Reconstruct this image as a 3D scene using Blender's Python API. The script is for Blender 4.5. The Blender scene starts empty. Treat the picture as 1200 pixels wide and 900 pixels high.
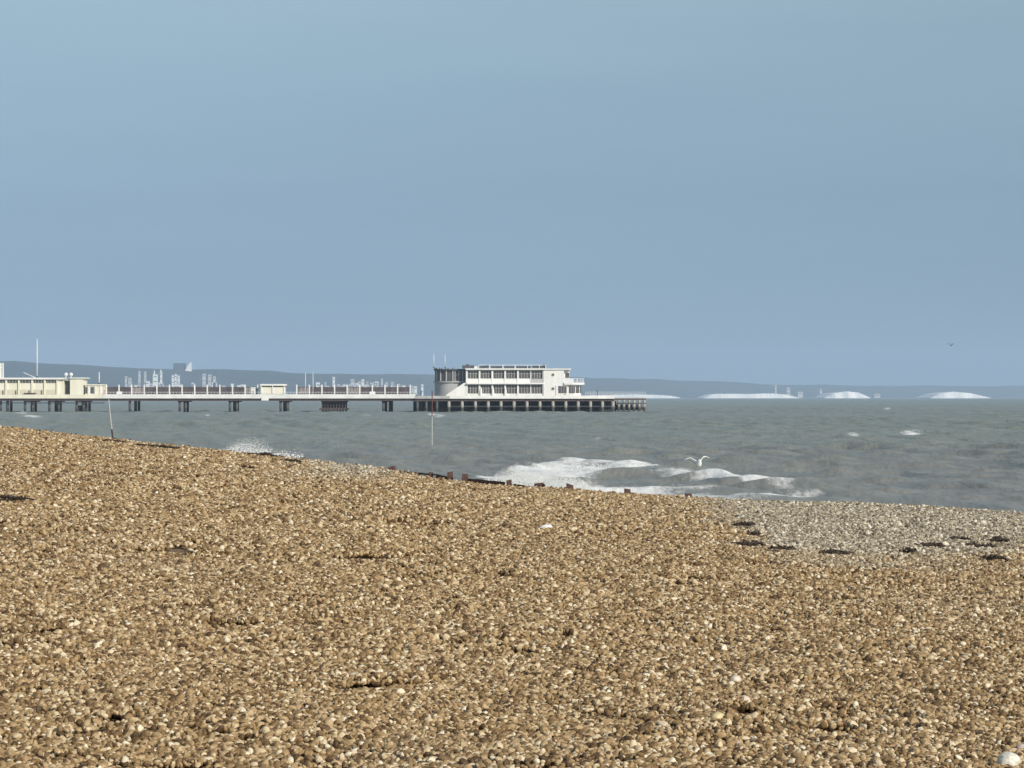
import bpy, bmesh, math, random
import numpy as np
from mathutils import Vector, Matrix
random.seed(7); RNG = np.random.default_rng(11)
R = math.radians
sc = bpy.context.scene
col = sc.collection
F = 3060.0      # focal length in 1200-px units
EYE = 4.2       # eye height above the sea
HZ = 465.0
def wx(px, D): return (px-600.0)/F*D
def wz(py, D): return EYE-(py-HZ)/F*D
def W(px, py, D): return Vector((wx(px, D), D, wz(py, D)))

# ------------------------------------------------------------------ materials
def new_mat(name):
    m = bpy.data.materials.new(name); m.use_nodes = True
    nt = m.node_tree; b = nt.nodes['Principled BSDF']
    return m, nt, b
def N(nt, t, **kw):
    n = nt.nodes.new(t)
    for k, v in kw.items(): setattr(n, k, v)
    return n
def noise(nt, scale, detail=4, rough=.55, vec=None):
    n = N(nt, 'ShaderNodeTexNoise'); n.inputs['Scale'].default_value = scale
    n.inputs['Detail'].default_value = detail; n.inputs['Roughness'].default_value = rough
    if vec is not None: nt.links.new(vec, n.inputs['Vector'])
    return n
def ramp(nt, fac, stops, interp='LINEAR'):
    r = N(nt, 'ShaderNodeValToRGB'); r.color_ramp.interpolation = interp
    e = r.color_ramp.elements
    while len(e) < len(stops): e.new(0.5)
    for i, (p, c) in enumerate(stops):
        e[i].position = p; e[i].color = (*c, 1) if len(c) == 3 else c
    nt.links.new(fac, r.inputs['Fac']); return r
def simple(name, c, rough=.7, var=.18, scale=2.0, metallic=0, bump=0.0, streak=False):
    m, nt, b = new_mat(name)
    tc = N(nt, 'ShaderNodeTexCoord'); mp = N(nt, 'ShaderNodeMapping')
    nt.links.new(tc.outputs['Object'], mp.inputs['Vector'])
    if streak: mp.inputs['Scale'].default_value = (1, 1, .18)
    n = noise(nt, scale, 5, .6, mp.outputs['Vector'])
    lo = tuple(v*(1-var) for v in c); hi = tuple(min(1, v*(1+var*.6)) for v in c)
    r = ramp(nt, n.outputs['Fac'], [(.3, lo), (.7, hi)])
    nt.links.new(r.outputs['Color'], b.inputs['Base Color'])
    b.inputs['Roughness'].default_value = rough; b.inputs['Metallic'].default_value = metallic
    if bump:
        bp = N(nt, 'ShaderNodeBump'); bp.inputs['Strength'].default_value = bump
        nt.links.new(n.outputs['Fac'], bp.inputs['Height']); nt.links.new(bp.outputs['Normal'], b.inputs['Normal'])
    return m
M = {}
M['white'] = simple('white_paint', (.80, .79, .75), .6, .12, .5, streak=True)
M['cream'] = simple('cream_paint', (.78, .74, .60), .6, .12, .5, streak=True)
M['creamdk'] = simple('cream_panel', (.62, .58, .45), .7, .15, .6, streak=True)
M['grey'] = simple('grey_and_shade_render', (.44, .44, .43), .8, .2, .4, streak=True)  # plain grey parts, and shade painted on the pavilion's rounded end
M['roof'] = simple('roof_felt', (.10, .10, .105), .9, .25, .8)
M['deck'] = simple('deck_boards', (.30, .27, .24), .85, .2, 1.2)
M['maroon'] = simple('maroon_paint', (.085, .048, .047), .7, .25, 1.0)
M['girder'] = simple('rusty_girder', (.075, .052, .048), .8, .3, .9)
M['iron'] = simple('dark_iron', (.045, .042, .042), .7, .3, 1.2)
M['fascia'] = simple('fascia_paint', (.74, .74, .72), .6, .15, .3)
M['glass'] = simple('window_glass', (.115, .11, .105), .22, .3, .4)
M['panelglass'] = simple('screen_glass', (.12, .10, .105), .25, .4, .6)
M['glintpane'] = simple('glint_screen_glass', (.34, .31, .30), .3, .4, .6)  # paler panes: sun glint put into the glass colour
M['mullion'] = simple('window_mullion', (.40, .39, .37), .6, .15, 1)
M['dullpole'] = simple('weathered_white_paint', (.46, .46, .44), .6, .2, 2)
M['mast'] = simple('mast_paint', (.72, .73, .74), .45, .08, 1.0)
M['darkpole'] = simple('tarred_wood', (.055, .04, .035), .8, .3, 4)
M['redpole'] = simple('red_oxide_paint', (.16, .05, .045), .7, .3, 3)
M['wetwood'] = simple('wet_groyne_wood', (.105, .050, .036), .65, .45, 5, bump=.6)
M['weed'] = simple('dried_seaweed', (.045, .027, .016), .7, .5, 30, bump=.5)
M['feather'] = simple('white_feathers', (.86, .86, .85), .8, .06, 12)
M['wing'] = simple('grey_wing_feathers', (.60, .61, .63), .8, .15, 12)
M['darkfeather'] = simple('dark_feathers', (.12, .13, .14), .8, .2, 12)
M['beak'] = simple('yellow_beak', (.7, .42, .06), .5, .1, 12)
M['coat'] = simple('dark_coat', (.035, .035, .045), .9, .3, 5)
M['coatred'] = simple('pink_jacket', (.55, .28, .26), .9, .2, 5)
M['coatblue'] = simple('blue_jacket', (.10, .15, .28), .9, .2, 5)
M['trouser'] = simple('dark_trousers', (.04, .045, .06), .9, .3, 5)
M['skin'] = simple('skin', (.55, .36, .27), .6, .1, 8)
M['hair'] = simple('brown_hair', (.06, .035, .02), .7, .3, 20)
M['farwhite'] = simple('far_white_walls', (.80, .80, .78), .8, .08, .05)
M['fargrey'] = simple('far_grey_walls', (.07, .08, .10), .8, .15, .05)
M['farpale'] = simple('far_pale_walls', (.52, .51, .50), .8, .12, .05)
M['farroof'] = simple('far_roofs', (.18, .15, .14), .8, .15, .05)
M['farwindow'] = simple('far_windows', (.10, .11, .13), .3, .15, .05)

def pile_mat(name, up, low, zline):
    m, nt, b = new_mat(name)
    g = N(nt, 'ShaderNodeNewGeometry'); s = N(nt, 'ShaderNodeSeparateXYZ')
    nt.links.new(g.outputs['Position'], s.inputs[0])
    n = noise(nt, .9, 4, .6, g.outputs['Position'])
    ad = N(nt, 'ShaderNodeMath', operation='MULTIPLY_ADD'); ad.inputs[1].default_value = 1.4; ad.inputs[2].default_value = -.7
    nt.links.new(n.outputs['Fac'], ad.inputs[0])
    a2 = N(nt, 'ShaderNodeMath', operation='ADD'); nt.links.new(s.outputs['Z'], a2.inputs[0]); nt.links.new(ad.outputs[0], a2.inputs[1])
    mr = N(nt, 'ShaderNodeMapRange'); mr.inputs['From Min'].default_value = zline-.3; mr.inputs['From Max'].default_value = zline+.3
    nt.links.new(a2.outputs[0], mr.inputs['Value'])
    r = ramp(nt, mr.outputs[0], [(0, low), (1, up)])
    nt.links.new(r.outputs['Color'], b.inputs['Base Color']); b.inputs['Roughness'].default_value = .8
    return m
M['pile'] = pile_mat('concrete_pile', (.40, .37, .33), (.06, .06, .05), 1.5)
M['ironpile'] = pile_mat('iron_pile', (.10, .095, .095), (.04, .045, .04), 1.2)

# ------------------------------------------------------------------ object helpers
def tag(o, label=None, cat=None, group=None, kind=None):
    if label: o['label'] = label
    if cat: o['category'] = cat
    if group: o['group'] = group
    if kind: o['kind'] = kind
    return o
def thing(name, loc, label, cat, group=None):
    o = bpy.data.objects.new(name, None); o.empty_display_size = .3; col.objects.link(o)
    o.location = loc; return tag(o, label, cat, group)
class MB:
    def __init__(s): s.v = []; s.f = []
    def box(s, x0, x1, y0, y1, z0, z1):
        x0, x1 = sorted((x0, x1)); y0, y1 = sorted((y0, y1)); z0, z1 = sorted((z0, z1))
        n = len(s.v)
        s.v += [(x0,y0,z0),(x1,y0,z0),(x1,y1,z0),(x0,y1,z0),(x0,y0,z1),(x1,y0,z1),(x1,y1,z1),(x0,y1,z1)]
        s.f += [tuple(n+i for i in q) for q in ((3,2,1,0),(4,5,6,7),(0,1,5,4),(1,2,6,5),(2,3,7,6),(3,0,4,7))]
        return s
    def pbox(s, px0, px1, py0, py1, D, depth, off=0.0):
        """box whose front face is measured at distance D; off pushes it back, depth is its thickness"""
        s.box(wx(px0, D), wx(px1, D), D+off, D+off+depth, wz(py1, D), wz(py0, D)); return s
    def tube(s, pts, rads, n=8, cap=True):
        base = len(s.v); pts = [Vector(p) for p in pts]
        for i, p in enumerate(pts):
            d = (pts[min(i+1, len(pts)-1)]-pts[max(i-1, 0)]).normalized()
            a = d.orthogonal().normalized() if abs(d.z) < .99 else Vector((1, 0, 0))
            a = (a-d*a.dot(d)).normalized(); b = d.cross(a)
            for k in range(n):
                t = 2*math.pi*k/n
                s.v.append(tuple(p+(a*math.cos(t)+b*math.sin(t))*rads[i]))
        for i in range(len(pts)-1):
            for k in range(n):
                k2 = (k+1) % n
                s.f.append((base+i*n+k, base+i*n+k2, base+(i+1)*n+k2, base+(i+1)*n+k))
        if cap:
            s.f.append(tuple(base+k for k in reversed(range(n))))
            s.f.append(tuple(base+(len(pts)-1)*n+k for k in range(n)))
        return s
    def bar(s, p, q, w, h=None):
        """rectangular bar between two points"""
        h = h or w; p = Vector(p); q = Vector(q); d = (q-p).normalized()
        up = Vector((0, 0, 1)) if abs(d.z) < .9 else Vector((1, 0, 0))
        a = d.cross(up).normalized()*w/2; b = a.cross(d).normalized()*h/2
        n = len(s.v)
        for c in (p, q): s.v += [tuple(c-a-b), tuple(c+a-b), tuple(c+a+b), tuple(c-a+b)]
        s.f += [tuple(n+i for i in t) for t in ((3,2,1,0),(4,5,6,7),(0,1,5,4),(1,2,6,5),(2,3,7,6),(3,0,4,7))]
        return s
    def arc(s, cx, cy, r0, r1, a0, a1, z0, z1, n=20):
        """curved wall between two radii"""
        base = len(s.v)
        for i in range(n+1):
            a = a0+(a1-a0)*i/n; c, t = math.cos(a), math.sin(a)
            for r in (r0, r1):
                for z in (z0, z1): s.v.append((cx+r*c, cy+r*t, z))
        for i in range(n):
            b = base+i*4; e = b+4
            s.f += [(b, b+1, e+1, e), (b+2, e+2, e+3, b+3), (b+1, b+3, e+3, e+1), (b, e, e+2, b+2)]
        e = base+n*4; s.f += [(base, base+2, base+3, base+1), (e, e+1, e+3, e+2)]
        return s
    def build(s, name, mat, parent=None, smooth=False, bevel=0):
        me = bpy.data.meshes.new(name)
        org = parent.matrix_basis.translation if parent is not None and parent.parent is None else Vector((0, 0, 0))
        if parent is not None and parent.parent is not None:
            org = Vector((0, 0, 0)); q = parent
            while q is not None: org = org+q.location; q = q.parent
        me.from_pydata([(v[0]-org.x, v[1]-org.y, v[2]-org.z) for v in s.v], [], s.f)
        bm = bmesh.new(); bm.from_mesh(me); bmesh.ops.recalc_face_normals(bm, faces=bm.faces); bm.to_mesh(me); bm.free()
        if smooth: me.polygons.foreach_set('use_smooth', [True]*len(me.polygons))
        me.materials.append(M[mat] if isinstance(mat, str) else mat)
        o = bpy.data.objects.new(name, me); col.objects.link(o)
        if parent is not None: o.parent = parent
        if bevel:
            b = o.modifiers.new('bevel', 'BEVEL'); b.width = bevel; b.segments = 2
        return o
def rebase(o):
    """put a lone mesh thing's origin at its base"""
    me = o.data; n = len(me.vertices); a = np.empty(n*3); me.vertices.foreach_get('co', a); a = a.reshape(-1, 3)
    c = np.array([(a[:,0].min()+a[:,0].max())/2, (a[:,1].min()+a[:,1].max())/2, a[:,2].min()])
    a -= c; me.vertices.foreach_set('co', a.ravel()); o.location = tuple(c); return o

# ------------------------------------------------------------------ numpy noise
_lat = RNG.random((256, 256))
def vnoise(x, y):
    xi = np.floor(x).astype(int); yi = np.floor(y).astype(int); fx = x-xi; fy = y-yi
    fx = fx*fx*(3-2*fx); fy = fy*fy*(3-2*fy)
    a = _lat[xi & 255, yi & 255]; b = _lat[(xi+1) & 255, yi & 255]; c = _lat[xi & 255, (yi+1) & 255]; d = _lat[(xi+1) & 255, (yi+1) & 255]
    return (a*(1-fx)+b*fx)*(1-fy)+(c*(1-fx)+d*fx)*fy
def fbm(x, y, o=4):
    s = 0; a = .5; t = 0
    for i in range(o):
        s = s+a*vnoise(x*2**i+17.3*i, y*2**i+5.1*i); t += a; a *= .5
    return s/t
def sstep(a, b, x):
    t = np.clip((x-a)/(b-a), 0, 1); return t*t*(3-2*t)

# ------------------------------------------------------------------ the beach
EDGE = np.array([(-12000, 470, 420), (-1500, 477, 300), (-400, 488, 175), (0, 499, 122), (100, 511, 116), (200, 521, 110), (320, 535, 104),
                 (420, 545.5, 99), (462, 551.5, 97.5), (475, 556.5, 97), (520, 562.3, 95), (560, 566.5, 93.5), (592, 569, 92.5), (640, 570.5, 91), (760, 579.5, 88), (870, 586, 85), (1000, 588, 82), (1100, 594, 79), (1200, 603, 75),
                 (1400, 622, 70), (1900, 655, 60), (4000, 800, 33), (12000, 1300, 14)], float)
def crest(az):
    px = 600+F*np.tan(np.clip(az, -1.25, 1.25))
    ye = np.interp(px, EDGE[:,0], EDGE[:,1]); Dc = np.interp(px, EDGE[:,0], EDGE[:,2])
    drop = np.minimum((ye-HZ)/F*Dc*np.cos(np.clip(az, -1.25, 1.25)), 3.9)
    return px, Dc, drop
def ground(X, Y):
    X = np.asarray(X, float); Y = np.asarray(Y, float)
    D = np.hypot(X, Y); az = np.arctan2(X, Y)
    px, Dc, hc = crest(az)
    t = np.clip((D-11)/(Dc-11), 0, 1)
    drop = 1.57+(hc-1.57)*t**1.15
    z = EYE-drop
    n1 = fbm(X*.16+3, Y*.12+9, 3)-.5
    n2 = fbm(X*.9+40, Y*.9+3, 3)-.5
    n3 = fbm(X*3.1+7, Y*2.6+1, 2)-.5
    fade = np.exp(-np.maximum(D-8, 0)/60)
    z = z+n1*.30*sstep(9, 30, D)*(1-.75*t)+n2*.095*(.2+.8*fade)*(1-.6*t)+n3*.055*fade-.11*sstep(.35, 1, t)
    # step-down of the upper shingle onto the greyer lower shingle at the right
    over = np.maximum(D-Dc, 0)
    z = z-over*.16-np.minimum(over, 3)*.05
    return np.maximum(z, -1.6)
def grid_mesh(name, az, rad, zf, mats, smooth=True, wrap=False):
    A, Q = np.meshgrid(az, rad); X = Q*np.sin(A); Y = Q*np.cos(A); Z = zf(X, Y)
    nr, na = A.shape; co = np.stack([X, Y, Z], -1).reshape(-1, 3)
    i = np.arange((nr-1)*(na-1)); r = i//(na-1); c = i % (na-1); b = r*na+c
    f = np.stack([b, b+1, b+na+1, b+na], -1)
    me = bpy.data.meshes.new(name)
    me.vertices.add(len(co)); me.vertices.foreach_set('co', co.ravel())
    me.loops.add(f.size); me.loops.foreach_set('vertex_index', f[:, ::-1].ravel().astype(np.int32))
    me.polygons.add(len(f)); me.polygons.foreach_set('loop_start', np.arange(0, f.size, 4, dtype=np.int32))
    me.update(calc_edges=True)
    if smooth: me.polygons.foreach_set('use_smooth', np.ones(len(f), bool))
    for m in mats: me.materials.append(m)
    o = bpy.data.objects.new(name, me); col.objects.link(o)
    return o, co
az = np.concatenate([np.linspace(-math.pi, -.34, 60), np.linspace(-.33, .33, 520), np.linspace(.34, math.pi, 60)])
rad = np.concatenate([np.linspace(.3, 8, 12), 8*1.0125**np.arange(1, 260)])
rad = np.concatenate([rad, np.linspace(rad[-1]+5, 430, 25)])

def shingle_colour(nt, fac):
    return ramp(nt, fac, [(0, (.07, .038, .014)), (.17, (.16, .094, .038)), (.36, (.29, .188, .086)), (.58, (.40, .276, .140)),
                          (.80, (.52, .382, .215)), (.94, (.70, .575, .39)), (1, (.82, .74, .58))])
mb, nt, b = new_mat('beach_bed')
g = N(nt, 'ShaderNodeNewGeometry')
v = N(nt, 'ShaderNodeTexVoronoi'); v.inputs['Scale'].default_value = 16; nt.links.new(g.outputs['Position'], v.inputs['Vector'])
sepc = N(nt, 'ShaderNodeSeparateColor'); nt.links.new(v.outputs['Color'], sepc.inputs[0])
rc = ramp(nt, sepc.outputs[0], [(0, (.07, .04, .018)), (.5, (.20, .13, .062)), (1, (.38, .26, .14))])
nt.links.new(rc.outputs['Color'], b.inputs['Base Color']); b.inputs['Roughness'].default_value = .85
bp = N(nt, 'ShaderNodeBump'); bp.inputs['Strength'].default_value = .9; bp.inputs['Distance'].default_value = .04; bp.invert = True
nt.links.new(v.outputs['Distance'], bp.inputs['Height']); nt.links.new(bp.outputs['Normal'], b.inputs['Normal'])
beach, _ = grid_mesh('beach', az, rad, lambda x, y: ground(x, y)-.03, [mb]); tag(beach, kind='structure')

# shingle: clusters of real stones scattered over the beach (one uncountable mass)
ms, nt, b = new_mat('flint_pebbles')
g = N(nt, 'ShaderNodeNewGeometry'); oi = N(nt, 'ShaderNodeObjectInfo')
ad = N(nt, 'ShaderNodeMath', operation='ADD'); nt.links.new(g.outputs['Random Per Island'], ad.inputs[0]); nt.links.new(oi.outputs['Random'], ad.inputs[1])
fr = N(nt, 'ShaderNodeMath', operation='FRACT'); nt.links.new(ad.outputs[0], fr.inputs[0])
rc = shingle_colour(nt, fr.outputs[0])
rg = ramp(nt, fr.outputs[0], [(0, (.09, .07, .048)), (.2, (.215, .178, .128)), (.5, (.375, .32, .235)), (.8, (.54, .475, .365)), (.95, (.70, .64, .53)), (1, (.78, .74, .66))])
at = N(nt, 'ShaderNodeAttribute', attribute_type='INSTANCER', attribute_name='greyness')
mx = N(nt, 'ShaderNodeMix', data_type='RGBA'); nt.links.new(at.outputs['Fac'], mx.inputs[0])
nt.links.new(rc.outputs['Color'], mx.inputs[6]); nt.links.new(rg.outputs['Color'], mx.inputs[7])
tc = N(nt, 'ShaderNodeTexCoord')
nn = noise(nt, 28, 4, .6, tc.outputs['Object'])
rn = ramp(nt, nn.outputs['Fac'], [(.3, (.70, .67, .61)), (.7, (1.12, 1.09, 1.03))])
m2 = N(nt, 'ShaderNodeMix', data_type='RGBA', blend_type='MULTIPLY'); m2.inputs[0].default_value = 1
nt.links.new(mx.outputs[2], m2.inputs[6]); nt.links.new(rn.outputs['Color'], m2.inputs[7])
nt.links.new(m2.outputs[2], b.inputs['Base Color']); b.inputs['Roughness'].default_value = .62
b.inputs['Specular IOR Level'].default_value = .35

def ico(sub):
    bm = bmesh.new(); bmesh.ops.create_icosphere(bm, subdivisions=sub, radius=1)
    v = np.array([x.co[:] for x in bm.verts]); f = np.array([[q.index for q in p.verts] for p in bm.faces]); bm.free(); return v, f
ICO = ico(2)
def stone_verts(sx, sy, sz, rr):
    v = ICO[0].copy()
    for _ in range(7):        # facet-like lumps and dents
        d = rr.normal(size=3); d /= np.linalg.norm(d)
        v *= (1+.34*rr.uniform(-1, .8)*np.maximum(v@d-.25, 0)[:, None])
    v += rr.normal(scale=.03, size=v.shape)
    v *= np.array([sx, sy, sz])
    e = rr.uniform(0, 6.28, 3)*np.array([.12, .12, 1]) if rr.random() < .6 else rr.uniform(0, 6.28, 3)
    Rm = np.array(Matrix.Rotation(e[2], 3, 'Z') @ Matrix.Rotation(e[1], 3, 'Y') @ Matrix.Rotation(e[0], 3, 'X'))
    return v@Rm.T
VS = []; FS = []; IDS = []; off = 0
NP = 14; CR = .34
for k in range(NP):
    rr = np.random.default_rng(100+k); pts = []
    tries = 0
    while len(pts) < 150 and tries < 4000:
        tries += 1
        a = rr.uniform(0, 6.28); q = CR*math.sqrt(rr.random()); p = np.array([q*math.cos(a), q*math.sin(a)])
        s = .014+.017*rr.random()**1.5+(.009 if rr.random() < .05 else 0)
        if all(np.hypot(*(p-o[:2])) > (s+o[2])*.62 for o in pts): pts.append((p[0], p[1], s))
    for (x, y, s) in pts:
        v = stone_verts(s*rr.uniform(.95, 1.5), s*rr.uniform(.8, 1.05), s*rr.uniform(.55, .85), rr)
        v += np.array([x, y, rr.uniform(-.010, .022)])
        VS.append(v); FS.append(ICO[1]+off); IDS.append(np.full(len(v), k)); off += len(v)
nproto = off
# scatter points: stones near the lens are their true size, far ones stand for heaps of larger cobbles
P = []; SC = []; GR = []
def band(d0, d1, s, dens):
    am = min(1.25, math.atan(.21+9.0/(.5*(d0+d1))))
    area = .5*(d1*d1-d0*d0)*2*am; n = int(area*dens/(s*s))
    q = np.sqrt(RNG.uniform(d0*d0, d1*d1, n)); a = RNG.uniform(-am, am, n)
    px, Dc, hc = crest(a); ok = q < Dc+2.2; q = q[ok]; a = a[ok]
    X = q*np.sin(a); Y = q*np.cos(a)
    P.append(np.stack([X, Y, ground(X, Y)+.006*s], -1)); SC.append(np.full(len(X), s)*RNG.uniform(.85, 1.2, len(X)))
band(4, 9, .68, 12); band(8.5, 16, .68, 13); band(15, 24, .78, 11); band(23, 36, .97, 10); band(35, 52, 1.3, 9); band(51, 75, 1.65, 9); band(74, 135, 2.05, 9)
P = np.concatenate(P); SC = np.concatenate(SC)
Dp = np.hypot(P[:,0], P[:,1]); PX = 600+F*P[:,0]/P[:,1]; PY = HZ+(EYE-P[:,2])/P[:,1]*F
gl = np.interp(PX, [700, 800, 860, 900, 1000, 1100, 1200, 1300], [575, 588, 625, 645, 657, 655, 640, 640])+(fbm(P[:,0]*.6, P[:,1]*.3, 3)-.5)*26
grey = sstep(20, -14, PY-gl)*sstep(700, 890, PX)
grey2 = np.exp(-((PX-400)/55)**2)*sstep(570, 550, PY)
nz = fbm(P[:,0]*.35+50, P[:,1]*.22, 3)
grey = np.clip(np.maximum(grey*.95, grey2*1.0)+.10*sstep(.55, .75, nz)+.03, 0, 1)
if True:
    me = bpy.data.meshes.new('shingle')
    vv = np.concatenate(VS+[P]); ff = np.concatenate(FS)
    me.vertices.add(len(vv)); me.vertices.foreach_set('co', vv.ravel())
    me.loops.add(ff.size); me.loops.foreach_set('vertex_index', ff.ravel().astype(np.int32))
    me.polygons.add(len(ff)); me.polygons.foreach_set('loop_start', np.arange(0, ff.size, 3, dtype=np.int32))
    me.update(calc_edges=True); me.polygons.foreach_set('use_smooth', np.zeros(len(ff), bool))
    me.materials.append(ms)
    def attr(name, t, fill, vals):
        a = me.attributes.new(name, t, 'POINT')
        if t == 'INT': a.data.foreach_set('value', np.concatenate([np.concatenate(IDS), np.full(len(P), -1)]).astype(np.int32))
        else: a.data.foreach_set('value', np.concatenate([np.full(nproto, fill), vals]).astype(np.float32))
    attr('heap_id', 'INT', 0, None); attr('heap_scale', 'FLOAT', 1, SC); attr('greyness', 'FLOAT', 0, grey); attr('heap_turn', 'FLOAT', 0, RNG.uniform(0, 6.283, len(P)))
    attr('heap_pick', 'FLOAT', 0, np.floor(RNG.uniform(0, NP, len(P))))
    sh = bpy.data.objects.new('shingle', me); col.objects.link(sh); tag(sh, kind='stuff')
    ng = bpy.data.node_groups.new('scatter_stones', 'GeometryNodeTree')
    ng.interface.new_socket('Geometry', in_out='INPUT', socket_type='NodeSocketGeometry')
    ng.interface.new_socket('Geometry', in_out='OUTPUT', socket_type='NodeSocketGeometry')
    gi = ng.nodes.new('NodeGroupInput'); go = ng.nodes.new('NodeGroupOutput'); L = ng.links.new
    def named(n, t):
        a = ng.nodes.new('GeometryNodeInputNamedAttribute'); a.data_type = t; a.inputs['Name'].default_value = n; return a.outputs['Attribute']
    idn = named('heap_id', 'INT')
    def sep(val):
        c = ng.nodes.new('FunctionNodeCompare'); c.data_type = 'INT'; c.operation = 'EQUAL'
        L(idn, c.inputs[2]); c.inputs[3].default_value = val
        s = ng.nodes.new('GeometryNodeSeparateGeometry'); L(gi.outputs[0], s.inputs[0]); L(c.outputs[0], s.inputs[1]); return s.outputs[0]
    jn = ng.nodes.new('GeometryNodeJoinGeometry')
    for k in range(NP):
        g2 = ng.nodes.new('GeometryNodeGeometryToInstance'); L(sep(k), g2.inputs[0]); L(g2.outputs[0], jn.inputs[0])
    iop = ng.nodes.new('GeometryNodeInstanceOnPoints'); L(sep(-1), iop.inputs['Points']); L(jn.outputs[0], iop.inputs['Instance'])
    iop.inputs['Pick Instance'].default_value = True
    L(named('heap_pick', 'FLOAT'), iop.inputs['Instance Index'])
    cx = ng.nodes.new('ShaderNodeCombineXYZ'); L(named('heap_turn', 'FLOAT'), cx.inputs[2]); L(cx.outputs[0], iop.inputs['Rotation'])
    L(named('heap_scale', 'FLOAT'), iop.inputs['Scale']); L(iop.outputs[0], go.inputs[0])
    md = sh.modifiers.new('scatter', 'NODES'); md.node_group = ng
    print('SHINGLE heaps', len(P))

# ------------------------------------------------------------------ the sea
def sea_px(X, Y):
    Ys = np.maximum(Y, 1e-3); return 600+F*X/Ys, HZ+EYE/Ys*F
def blob(px, py, cx, cy, rx, ry): return np.exp(-(((px-cx)/rx)**2+((py-cy)/ry)**2))
def lane(px, py, pts, w):
    """soft band along a polyline of image marks, laid on the water's surface"""
    xs = [p[0] for p in pts]; ys = [p[1] for p in pts]; wd = [p[2] for p in pts]
    yc = np.interp(px, xs, ys); ww = np.interp(px, xs, wd)
    inside = sstep(xs[0]-w, xs[0]+w, px)*sstep(xs[-1]+w, xs[-1]-w, px)
    return inside*np.exp(-((py-yc)/ww)**2)
WAVES = []
rw = np.random.default_rng(5)
for i in range(70):
    lam = 1.7*(11/1.7)**rw.random(); th = math.atan2(-.67, -.74)+rw.normal()*.45; A = .0088*lam**.75*rw.uniform(.5, 1.3)
    WAVES.append((lam, th, A, rw.uniform(0, 6.28)))
def sea_z(X, Y):
    D = np.hypot(X, Y); z = np.zeros_like(X)
    patch = .55+.9*fbm(X*.012, Y*.012, 3)
    for lam, th, A, ph in WAVES:
        k = 2*math.pi/lam; fade = np.clip(1.2-D/(lam*280), 0, 1)
        s = np.sin(k*(X*math.cos(th)+Y*math.sin(th))+ph)
        z += A*fade*(s+.28*(s*s-.5))
    z *= patch
    px, py = sea_px(X, Y); inf = (Y > 10)
    az_ = np.arctan2(X, Y); _, Dc, _ = crest(az_)
    z *= .35+.65*sstep(Dc+4, Dc+35, D)
    wob = (fbm(X*.12, Y*.12, 3)-.5)
    br = lane(px, py+wob*10, [(585, 556, 4), (660, 549, 4), (720, 553, 4), (800, 560, 3), (930, 573, 2.5)], 30)*.20
    br += lane(px, py+wob*6, [(660, 573, 3), (740, 577, 3), (850, 584, 3), (930, 584, 3)], 30)*.10
    z += np.where(inf, br, 0)
    return z
az = np.concatenate([np.linspace(-math.pi, -.45, 40), np.linspace(-.43, -.27, 60), np.linspace(-.2685, .2685, 900), np.linspace(.27, .43, 60), np.linspace(.45, math.pi, 40)])
rad = [12.]
while rad[-1] < 68: rad.append(rad[-1]+4)
while rad[-1] < 330: rad.append(rad[-1]+.33)
while rad[-1] < 15000: rad.append(rad[-1]*1.0016 if rad[-1] < 1300 else rad[-1]*1.02)
rad = np.array(rad)
mw, nt, b = new_mat('sea_water')
g = N(nt, 'ShaderNodeNewGeometry')
fa = N(nt, 'ShaderNodeAttribute', attribute_name='foam')
sd = N(nt, 'ShaderNodeAttribute', attribute_name='silt')
mp = N(nt, 'ShaderNodeMapping'); mp.inputs['Rotation'].default_value = (0, 0, R(42)); mp.inputs['Scale'].default_value = (1, .3, 1)
nt.links.new(g.outputs['Position'], mp.inputs['Vector'])
n1 = noise(nt, .035, 5, .6, mp.outputs['Vector'])
r1 = ramp(nt, n1.outputs['Fac'], [(.3, (.222, .240, .202)), (.7, (.262, .280, .240))])
mixs = N(nt, 'ShaderNodeMix', data_type='RGBA'); nt.links.new(sd.outputs['Fac'], mixs.inputs[0])
nt.links.new(r1.outputs['Color'], mixs.inputs[6]); mixs.inputs[7].default_value = (.248, .244, .220, 1)
nf = noise(nt, 4.5, 6, .75, mp.outputs['Vector'])
fm = N(nt, 'ShaderNodeMath', operation='MULTIPLY_ADD'); fm.inputs[1].default_value = 1.25; nt.links.new(fa.outputs['Fac'], fm.inputs[0])
fs = N(nt, 'ShaderNodeMath', operation='SUBTRACT'); nt.links.new(nf.outputs['Fac'], fs.inputs[0]); fs.inputs[1].default_value = .86
nt.links.new(fs.outputs[0], fm.inputs[2])
fr = N(nt, 'ShaderNodeMapRange'); fr.inputs['From Min'].default_value = 0; fr.inputs['From Max'].default_value = .40; nt.links.new(fm.outputs[0], fr.inputs['Value'])
mf = N(nt, 'ShaderNodeMix', data_type='RGBA'); nt.links.new(fr.outputs[0], mf.inputs[0]); nt.links.new(mixs.outputs[2], mf.inputs[6]); mf.inputs[7].default_value = (.78, .78, .75, 1)
nt.links.new(mf.outputs[2], b.inputs['Base Color'])
rr_ = N(nt, 'ShaderNodeMapRange'); rr_.inputs['To Min'].default_value = .38; rr_.inputs['To Max'].default_value = .9; nt.links.new(fr.outputs[0], rr_.inputs['Value'])
nt.links.new(rr_.outputs[0], b.inputs['Roughness']); b.inputs['IOR'].default_value = 1.33; b.inputs['Specular IOR Level'].default_value = .3
nb = noise(nt, .9, 6, .65, mp.outputs['Vector'])
nb2 = noise(nt, .12, 5, .6, mp.outputs['Vector'])
bp0 = N(nt, 'ShaderNodeBump'); bp0.inputs['Strength'].default_value = .8; bp0.inputs['Distance'].default_value = 1.0; nt.links.new(nb2.outputs['Fac'], bp0.inputs['Height'])
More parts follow.
